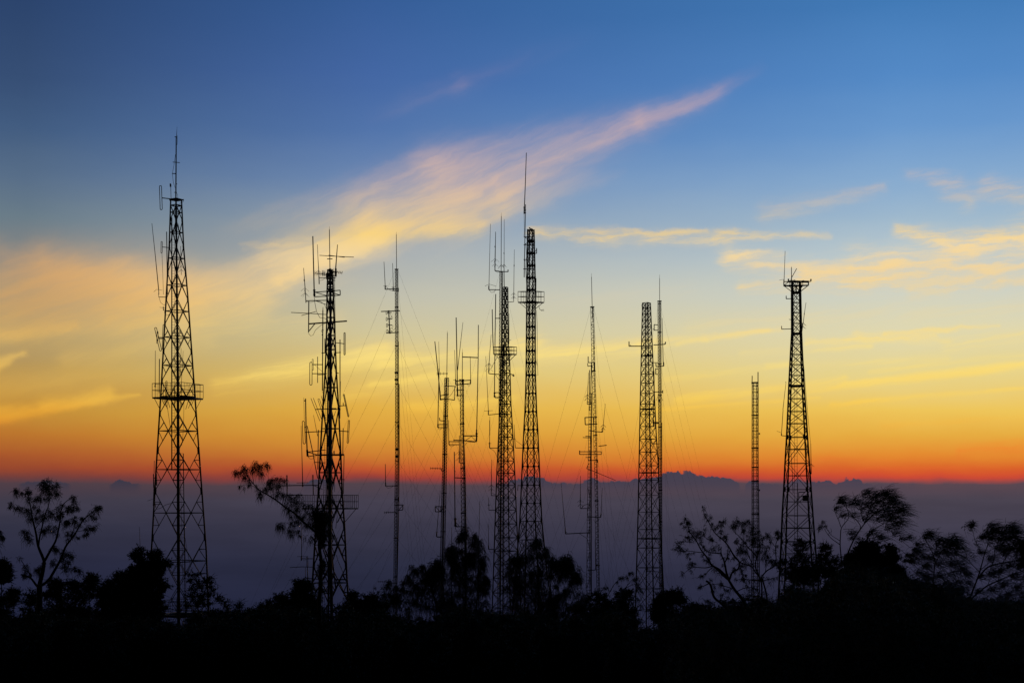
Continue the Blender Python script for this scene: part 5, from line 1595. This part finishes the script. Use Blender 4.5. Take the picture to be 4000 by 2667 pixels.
t.limb('495,1500 495,1300 490,1060', 5, 1.5, 0, 0, foot=True, twigs=14, tl=26)
t.blobs('490,1060,44,26 480,1090,60,40 530,1090,34,36 500,1140,70,50', .17, 6.5)
t.blobs('480,1220,90,60 440,1180,50,40 540,1200,50,50 470,1310,90,60', .09, 6.5)
t.done()
t = Tree('leafy_bush', 'bush with a round dark knob on top, left of the dense conifer', 'bush', 120, (720, 0), K)
t.limb('780,1500 780,1250 795,1010', 5, 2, 0, 0, foot=True, twigs=8, tl=26)
t.limb('650,1500 650,1280 645,1070', 4, 1.5, 0, 0, foot=True, twigs=12, tl=26)
t.blobs('800,1025,40,36 820,1060,40,44 780,1070,50,40 790,1110,50,36 620,1075,44,24 680,1090,44,26 650,1110,60,40', .22, 6.5)
t.blobs('640,1180,70,50 720,1150,50,50 700,1230,60,50 820,1170,34,44 760,1200,60,50 600,1260,80,60', .10, 6.5)
t.blobs('560,1340,120,60 720,1330,130,60', .2, 7)
t.done()
t = Tree('conifer_tree', 'lower dark conifer shouldering the dense conifer on its left', 'tree', 117, (960, 0), K)
t.limb('960,1500 960,1250 980,1020', 7, 2, 0, 0, foot=True)
t.blobs('1060,1000,50,22 1080,1020,50,36 1020,1040,40,26 950,1075,30,20 960,1090,50,30 905,1115,40,16 920,1140,60,32 1010,1120,80,40 880,1160,26,18 900,1190,54,40 1000,1200,100,60 1090,1120,60,60', .3, 7, .42)
t.blobs('930,1280,100,60 1050,1300,80,60 940,1370,120,60', .2, 7.5)
t.done()

# K, L, M: right of the flat-topped tower
K = Crop(2550, 1850, 2.412)
t = Tree('bare_tree', 'gnarled half-bare tree with crooked limbs, left of the plain two-pronged mast', 'tree', 120, (890, 0), K)
t.limb('930,1420 900,1310 860,1210 790,1110 730,1020 680,960 620,890 555,860 520,800 460,730 420,640 370,580 330,530', 17, 3, 0, -1, foot=True, wig=1.5)
t.limb('780,1400 760,1330 700,1260 620,1200 570,1170 560,1090 540,1020 500,1005', 13, 8, -.5, -.5, foot=True, wig=1)
for a, w0, w1 in (('715,1000 690,890 670,830 640,770 650,680', 10, 3), ('680,830 710,780 715,690', 6, 3), ('640,750 530,745 500,710 440,650', 5, 2.5), ('722,1000 750,910 810,905 815,830', 7, 6), ('815,830 720,690 680,650 600,570 540,480 490,400 470,300', 7, 1.5),
                  ('555,870 480,890 380,880 330,905 278,940', 4.5, 1.5), ('560,880 500,940 412,976', 4, 1.2), ('700,990 640,940 560,860', 6, 5), ('540,1025 490,1050 435,1066', 5, 2), ('760,1080 640,1050 560,1040', 4, 1.5), ('670,1060 660,1110 690,1115 732,1088', 3, 1),
                  ('785,1110 850,1075 950,1070 1000,1130', 5, 3), ('460,740 380,730 310,735 190,715', 3.4, .9), ('390,640 330,600 280,580', 2.6, 1), ('390,650 300,630 238,640', 2.6, .9), ('605,570 650,520 633,438', 3, 1), ('690,655 700,580', 2.5, 1), ('540,625 490,600 478,500', 2.6, 1),
                  ('610,650 530,610', 2.6, 1), ('665,500 672,435', 1.6, .7), ('310,735 260,690 232,650', 2, .7), ('600,1200 570,1225 480,1190', 2, .8), ('380,880 350,840', 2, .8), ('605,680 560,705', 2, .8), ('720,980 770,900', 4, 2), ('630,1190 660,1150', 2, .8),
                  ('820,830 860,790 910,850', 2.5, 1), ('340,535 320,470 310,400', 2.5, 1), ('400,740 320,760', 1.5, .6), ('470,800 520,830', 2, .8), ('300,740 240,700', 1.5, .6)):
    t.limb(a, w0, w1, 0, wig=2.2, twigs=4, tl=20)
TL = ('310,425,30 330,465,30 345,500,40 380,545,42 420,560,36 440,545,26 270,465,18 410,595,34 450,600,28 340,540,28 495,385,22 540,405,28 520,440,20 472,310,10 610,495,24 630,450,14 690,595,22 640,560,18 560,620,18 530,795,26 470,765,22 480,685,22 390,845,26 350,800,12 '
      '550,1000,22 580,1065,18 640,1030,22 450,640,26 300,500,20 590,520,20 660,600,16 380,590,30 560,470,18')
t.twig_to(TL, 1.6)
t.auto_tufts(4, (6, 13), 20, .4)
t.tufts(TL, n=40, droop=.75, dirv=(0, .1), L=(.5, 1.0), w=1.6, core=.4)
t.done(NEEDLE)
t = Tree('bare_tree', 'crooked open tree tangled in front of the plain two-pronged mast', 'tree', 124, (1040, 0), K)
t.limb('1025,1420 1025,1200 1025,1050 1020,980 960,920 940,870 830,840 760,780 720,700', 10, 3, 0, 0, foot=True, wig=1.2)
t.limb('1080,1420 1075,1150 1050,1050 1022,965', 8, 6, .5, 0, foot=True)
for a, w0, w1 in (('1030,960 1080,910 1140,880 1165,800 1160,700 1155,650 1185,600 1168,545', 6, 2), ('1030,1010 1120,990 1190,960', 5, 3), ('1190,960 1260,960 1340,990', 3, 1), ('1000,960 960,850 980,790 930,720 880,660 810,590 760,550 745,490', 6, 2), ('980,790 1000,700 1040,680', 4, 1.5),
                  ('1015,1010 950,1000 850,985 795,1002', 4.5, 1.2), ('860,645 860,560 830,480', 3, 1.2), ('900,690 960,640 960,580', 3, 1), ('790,770 830,680 870,640', 3, 1), ('950,870 900,760 830,720 780,630', 4, 1.5), ('1160,690 1110,640 1085,580', 2.6, 1), ('1060,930 1065,840 1060,760', 3, 1),
                  ('930,720 950,560 920,470', 3, 1), ('780,570 782,480 786,405', 2, .6), ('850,980 835,900 830,850', 2, .8), ('1140,870 1120,820', 2, .8), ('1190,610 1197,560', 1.5, .6), ('900,1070 840,960', 2.4, 1)):
    t.limb(a, w0, w1, 0, wig=2.0, twigs=4, tl=20)
TL2 = ('830,475,38 855,465,32 880,458,34 900,440,24 920,470,36 950,500,32 770,485,28 750,500,24 860,525,28 960,565,32 1010,585,32 1030,620,28 1040,600,22 900,615,32 800,625,28 870,655,28 940,655,36 1085,585,24 1170,555,24 1175,605,18 1060,695,32 1050,755,32 980,735,32 1090,775,28 '
       '880,735,28 1140,815,22 760,795,22 850,805,28 880,955,18 840,915,18 990,620,30 1000,540,22 920,540,30 1070,730,24 1030,800,22 1090,690,20 1170,680,16 780,640,22 1010,660,24')
t.twig_to(TL2, 1.6)
t.auto_tufts(5, (6, 14), 22, .35)
t.tufts(TL2, n=42, droop=.8, dirv=(0, .1), L=(.5, 1.0), w=1.6, core=.4)
t.done(NEEDLE)
t = Tree('leafy_bush', 'round bushy crown against the right foot of the flat-topped tower', 'bush', 128, (190, 0), K)
t.limb('190,1500 190,1350 185,1130', 6, 2, 0, 0, foot=True, twigs=10, tl=26)
t.limb('200,1350 250,1300 300,1250', 3, 1, 0)
t.blobs('180,1125,44,30 150,1150,54,36 230,1130,44,36 215,1170,60,36 270,1190,44,40 170,1200,80,40 80,1150,40,30 90,1190,40,36 250,1220,50,30', .17, 6.5)
t.blobs('70,1260,60,70 150,1290,90,60 60,1200,50,40 20,1300,50,70', .15, 7)
t.blobs('110,1370,130,70', .22, 8)
t.done()
t = Tree('leafy_bush', 'pair of rounded bush heads right of the flat-topped tower, trunks leaning', 'bush', 124, (390, 0), K)
t.limb('400,1500 390,1350 380,1250', 5, 2, 0, 0, foot=True, twigs=10, tl=24)
t.blobs('350,1260,44,24 330,1290,50,34 385,1270,40,34 425,1260,30,22 440,1290,40,34 390,1320,90,40 310,1320,44,40 480,1330,40,44', .22, 6.5)
t.blobs('390,1390,140,60 290,1400,60,50', .22, 8)
t.done()
t = Tree('lacy_bush', 'airy see-through bush at the foot of the gnarled half-bare tree', 'bush', 130, (560, 0), K)
t.limb('560,1500 555,1380 520,1250', 3, 1, 0, 0, foot=True, twigs=14, tl=26)
t.limb('660,1500 680,1380 720,1190', 3, 1, 0, 0, foot=True, twigs=14, tl=26)
t.blobs('500,1255,40,20 545,1260,44,24 520,1300,50,30 580,1300,40,26 640,1300,60,34 720,1200,44,26 690,1220,40,24 760,1230,50,34 830,1250,60,30 870,1180,50,40', .08, 6)
t.blobs('600,1350,90,40 720,1300,90,50 830,1290,90,50 700,1400,150,50 560,1420,100,40', .24, 7.5)
t.done()
t = Tree('leafy_tree', 'loose leafy tree screening the base of the rightmost tower', 'tree', 128, (1420, 0), K)
t.limb('1420,1300 1420,1000 1400,820 1390,650', 7, 2, 0, 0, foot=True, twigs=14, tl=30)
for a in ('1420,1000 1330,900 1280,840', '1410,850 1450,760 1460,700', '1420,950 1520,880 1560,840', '1400,800 1350,720 1350,680'):
    t.limb(a, 3, 1, 0, twigs=8, tl=26)
t.blobs('1385,630,26,20 1400,660,44,30 1360,680,36,24 1430,690,36,36 1390,720,56,40 1420,790,66,40 1350,830,66,50 1450,840,66,60 1280,850,50,36 1310,890,56,40 1210,830,30,26 1190,860,36,26 1230,920,40,30', .085, 6)
t.blobs('1500,930,100,56 1400,940,110,60 1350,980,70,50 1450,1010,140,50 1560,880,54,50 1290,960,50,36', .2, 7)
t.done()
t = Tree('leafy_tree', 'slim upright leafy tree right of the rightmost tower base', 'tree', 124, (1620, 0), K)
t.limb('1620,1300 1630,1000 1620,820 1630,670', 5, 1.5, 0, 0, foot=True, twigs=16, tl=28)
for a in ('1630,950 1700,860 1740,790', '1625,900 1570,800 1560,740', '1640,1000 1750,900 1780,850'):
    t.limb(a, 2.6, 1, 0, twigs=8, tl=22)
t.blobs('1630,680,30,20 1600,710,40,34 1660,700,24,20 1620,740,46,40 1640,780,44,30 1590,800,40,40 1640,830,60,40 1720,800,24,20 1735,840,26,20 1690,840,40,30 1770,860,20,16 1700,890,60,40', .10, 6)
t.blobs('1650,930,100,50 1720,960,90,50 1560,940,60,50', .2, 7)
t.done()

# N, O, P, Q: wind-swept casuarinas on the right
K = Crop(3100, 1800, 1.96)
SW = dict(droop=.45, wind=.45, dirv=(.55, .55), L=(1.1, 2.5), w=1.9, spread=.5, core=.32)
t = Tree('casuarina_tree', 'wind-swept casuarina with the tallest crown right of the rightmost tower', 'tree', 90, (390, 0), K)
t.limb('380,1100 370,800 355,640 362,510 430,430 402,340', 7, 2.5, 0, 0, foot=True)
t.limb('385,1050 385,850 420,690 470,580 540,480 620,400 680,330 705,270', 10, 2.5, 0, 0, foot=True)
for a, w0, w1 in (('540,480 560,430 600,340 590,290', 4, 1.5), ('475,580 520,500 440,400 350,300', 4, 1.2), ('560,600 620,520 700,470 765,440', 5, 2), ('355,640 300,600 240,530 215,490', 3.5, 1.2), ('355,610 290,570 250,500', 2.5, 1), ('362,505 330,420 312,365', 3, 1.2),
                  ('690,620 780,570 870,560 925,592', 2.4, 1), ('690,610 760,640 830,690 872,722', 2.6, 1), ('560,600 700,550 765,540', 3, 1), ('545,480 520,400 480,320', 3, 1.2), ('620,400 560,340 545,270', 3, 1.2), ('540,760 560,600 590,520', 5, 3), ('680,480 740,420 800,390', 3, 1), ('380,520 480,520 540,520', 2.4, 1)):
    t.limb(a, w0, w1, 0, wig=1.5, twigs=3, tl=34)
TN = ('350,290,36 335,320,34 315,372,34 370,310,36 370,420,40 425,560,38 430,330,38 470,300,40 485,330,46 520,380,40 540,260,42 550,245,40 590,290,46 600,350,52 640,310,48 670,270,46 690,260,50 700,245,52 720,290,54 690,340,52 740,340,52 775,370,50 800,390,50 815,380,46 750,420,54 690,420,56 '
      '720,460,54 760,490,54 790,490,48 770,560,38 820,600,32 880,585,24 640,400,50 580,400,48 540,450,40 660,600,34 600,540,32 560,570,34 640,580,36 450,420,32 560,330,42 620,260,32 640,450,44 700,380,52 750,300,40 710,520,36 440,590,30')
t.twig_to(TN, 2.2)
t.tufts(TN, n=36, **SW)
t.tufts('212,500,26 225,470,24 245,500,18 195,515,20', n=36, droop=.5, dirv=(-.2, .3), L=(.7, 1.5), w=1.4, spread=.7)
t.done(NEEDLE)
t = Tree('conifer_tree', 'dark solid clumps of crown below the tallest wind-swept casuarina', 'tree', 82, (570, 0), K)
t.limb('570,1200 570,900 540,640', 9, 3, 0, 0, foot=True)
t.limb('720,1200 735,900 740,660', 7, 3, 0, 0, foot=True)
t.blobs('530,640,40,26 555,670,50,36 600,640,34,22 620,680,44,40 510,700,50,44 450,750,50,40 430,790,56,44 620,740,54,56 540,760,90,60 730,670,30,26 745,700,36,40 760,750,40,44 700,770,60,50 680,830,90,50 740,820,60,40', .32, 7.5, .42)
t.blobs('520,850,150,60 680,880,130,60 440,870,80,50 800,860,60,50', .32, 8)
t.done()
t = Tree('casuarina_tree', 'middle one of the three wind-swept casuarinas at right, leaning and ragged', 'tree', 86, (1070, 0), K)
t.limb('1060,1150 1075,850 1085,760 1060,690 1000,590 990,550', 7, 2, 0, 0, foot=True)
for a, w0, w1 in (('1085,780 1130,700 1185,635 1240,600', 4, 1.2), ('1070,850 960,780 860,765', 4, 1.2), ('1080,800 1180,770 1310,755', 3, 1), ('1070,740 1090,660 1100,600', 3, 1.2), ('1075,900 1180,860 1280,830', 4, 1.2), ('1065,950 960,880 900,820', 4, 1.5), ('1130,700 1170,610 1200,590', 3, 1), ('1060,690 1030,650 960,640', 2.5, 1)):
    t.limb(a, w0, w1, 0, wig=1.5, twigs=3, tl=34)
TP = ('1015,555,38 1000,585,34 1035,560,26 1100,600,34 1100,640,36 1150,610,36 1180,650,40 1215,590,38 1240,610,38 1250,660,42 1210,640,42 1140,690,42 1170,710,38 1230,700,34 920,680,38 940,700,38 900,720,34 980,740,34 900,760,34 860,720,28 850,770,30 1040,740,34 1000,800,44 1100,790,44 '
      '1200,790,44 1260,790,40 1280,840,40 1320,870,34 1200,870,44 1100,880,48 1000,880,48 950,850,48 1150,940,48 1250,930,44 1050,960,48 1280,980,44 970,940,44 1180,990,44 1330,930,26 1080,700,34 940,640,22')
t.twig_to(TP, 2)
SP = dict(SW, droop=.8, dirv=(.5, .45))
t.auto_tufts(3, (14, 28), 20, .3, dx=.5, dz=.5, wind=.4, droop=.5, w=1.8)
t.tufts(TP, n=48, **SP)
t.done(NEEDLE)
t = Tree('casuarina_tree', 'wind-swept casuarina with slanting trunk nearest the right edge', 'tree', 80, (1330, 0), K)
t.limb('1320,1150 1345,1060 1400,920 1430,830 1470,680 1500,620', 9, 3, 0, 0, foot=True)
for a, w0, w1 in (('1400,910 1480,810 1600,780 1780,740', 7, 4), ('1345,1070 1480,950 1600,900 1780,830', 7, 3), ('1435,705 1390,600 1368,520', 3.4, 1.2), ('1430,855 1370,800 1330,740 1310,690', 3.4, 1.2), ('1520,800 1540,680 1600,560', 4, 1.5), ('1490,940 1530,830', 3, 1.5), ('1600,780 1560,900 1600,990', 4, 1.2),
                  ('1600,780 1660,680 1700,600', 4, 1.5), ('1480,660 1500,560 1540,530', 3, 1.2), ('1600,900 1680,960 1740,1040', 3, 1), ('1470,700 1560,660 1650,640', 3, 1), ('1500,950 1530,1000 1620,1050', 3, 1), ('1430,830 1500,780 1560,720', 3, 1)):
    t.limb(a, w0, w1, 0, wig=1.5, twigs=3, tl=34)
t.tufts('1368,495,44 1372,480,36 1355,500,32', n=56, droop=.25, dirv=(.1, .5), L=(.8, 1.5), w=1.5, spread=.65, core=.2)
TQ = ('1500,500,40 1480,550,42 1520,545,46 1550,530,44 1500,590,38 1600,560,50 1640,510,46 1660,530,50 1690,540,40 1620,590,52 1580,610,50 1670,590,50 1700,640,50 1720,690,50 1560,670,46 1640,670,52 1430,590,32 1450,580,34 1420,700,32 1500,750,34 1600,710,46 1700,750,50 1740,640,46 '
      '1750,720,50 1720,810,46 1640,810,46 1560,850,46 1680,890,46 1500,870,34 1430,890,32 1600,950,42 1700,970,44 1500,990,40 1400,1000,34 1640,1030,42 1740,1030,44 1580,1050,42 1760,900,46 1770,660,60 1780,700,60 1790,760,60 1770,800,60 1790,860,50 1760,680,60 1790,640,50')
t.twig_to(TQ, 2)
t.auto_tufts(3, (14, 28), 20, .3, dx=.5, dz=.5, wind=.4, droop=.5, w=1.8)
t.tufts(TQ, n=52, **SW)
t.blobs('1790,700,60,70 1790,790,50,60 1780,640,40,40', .14, 7)
t.done(NEEDLE)


# the thicket that closes the foot of the picture
def undergrowth():
    ex = [-1000, -200, 0, 150, 400, 640, 690, 780, 860, 1000, 1100, 1200, 1270, 1320, 1340, 1500, 1600, 1700, 1750, 1900, 2000, 2100, 2180, 2250, 2420, 2438, 2482, 2500, 2560, 2600, 2700, 2800, 2900, 3000, 3100, 3200, 3330, 3480, 3560, 3650, 3750, 3850, 4000, 4200]
    ey = [2400, 2395, 2400, 2405, 2412, 2420, 2443, 2440, 2412, 2390, 2372, 2385, 2410, 2480, 2370, 2400, 2440, 2450, 2395, 2385, 2400, 2412, 2440, 2397, 2400, 2535, 2535, 2462, 2455, 2425, 2405, 2390, 2370, 2342, 2302, 2262, 2215, 2212, 2250, 2280, 2320, 2350, 2350, 2330]
    tt = Tree('undergrowth', 'x', 'x', 100, (2000, 0), Crop(0, 0, 1))
    bpy.data.objects.remove(tt.o)
    N = 2500
    for i in range(N):
        px = -150 + 4300 * ((i + random.random()) / 900) if i < 900 else random.uniform(-900, 5200)
        right = random.random() < float(sstep(2950, 3120, px))
        if i >= 900 and px > 2500 and random.random() < .6:
            right = True
        D = (random.uniform(58, 98) if i < 900 else random.uniform(26, 70)) if right else random.uniform(86, 165)
        if 2390 < px < 2640:
            D = random.uniform(75, 112)
        top = float(np.interp(px, ex, ey)) + (abs(random.gauss(0, 1)) * 20 if i < 900 else random.uniform(0, 190))
        top += 22 * math.sin(px * .031) * math.sin(px * .0113) + 10 * math.sin(px * .097)
        if px > 3000:
            top += 26 + 30 * math.sin(px * .052 + 1) * math.sin(px * .021) + random.uniform(-14, 14)
        g = ground_row(px, D)
        top = min(top, g - 25)
        s = D / F
        y = top
        while y < min(g + 15, 2720):
            r = random.uniform(24, 52)
            n = int(r * r * .15)
            c = px2w(px + random.gauss(0, 16), y + r * .6, D + random.uniform(-1, 1))
            u = rng.normal(0, .42, (n, 3)) * r * s * np.array([1.15, 1.15, .8])
            tt.leaves(c + u, 6.0 * s)
            if random.random() < (.75 if y == top else .2):
                k = 30
                d = rng.normal(0, .5, (k, 3)) + np.array([random.uniform(-.3, .5), 0, .9])
                d /= np.linalg.norm(d, axis=1)[:, None]
                tt.needles(np.tile(c, (k, 1)) + rng.normal(0, .15, (k, 3)), d, r * s * rng.uniform(.8, 2.0, k), np.tile([.25, 0, -.4], (k, 1)), 2.0 * s)
            y += r * .95
    o = tt.cr.build('undergrowth', LEAF)
    o['kind'] = 'stuff'
    o['label'] = 'dark tangled thicket covering the slope along the bottom'


undergrowth()
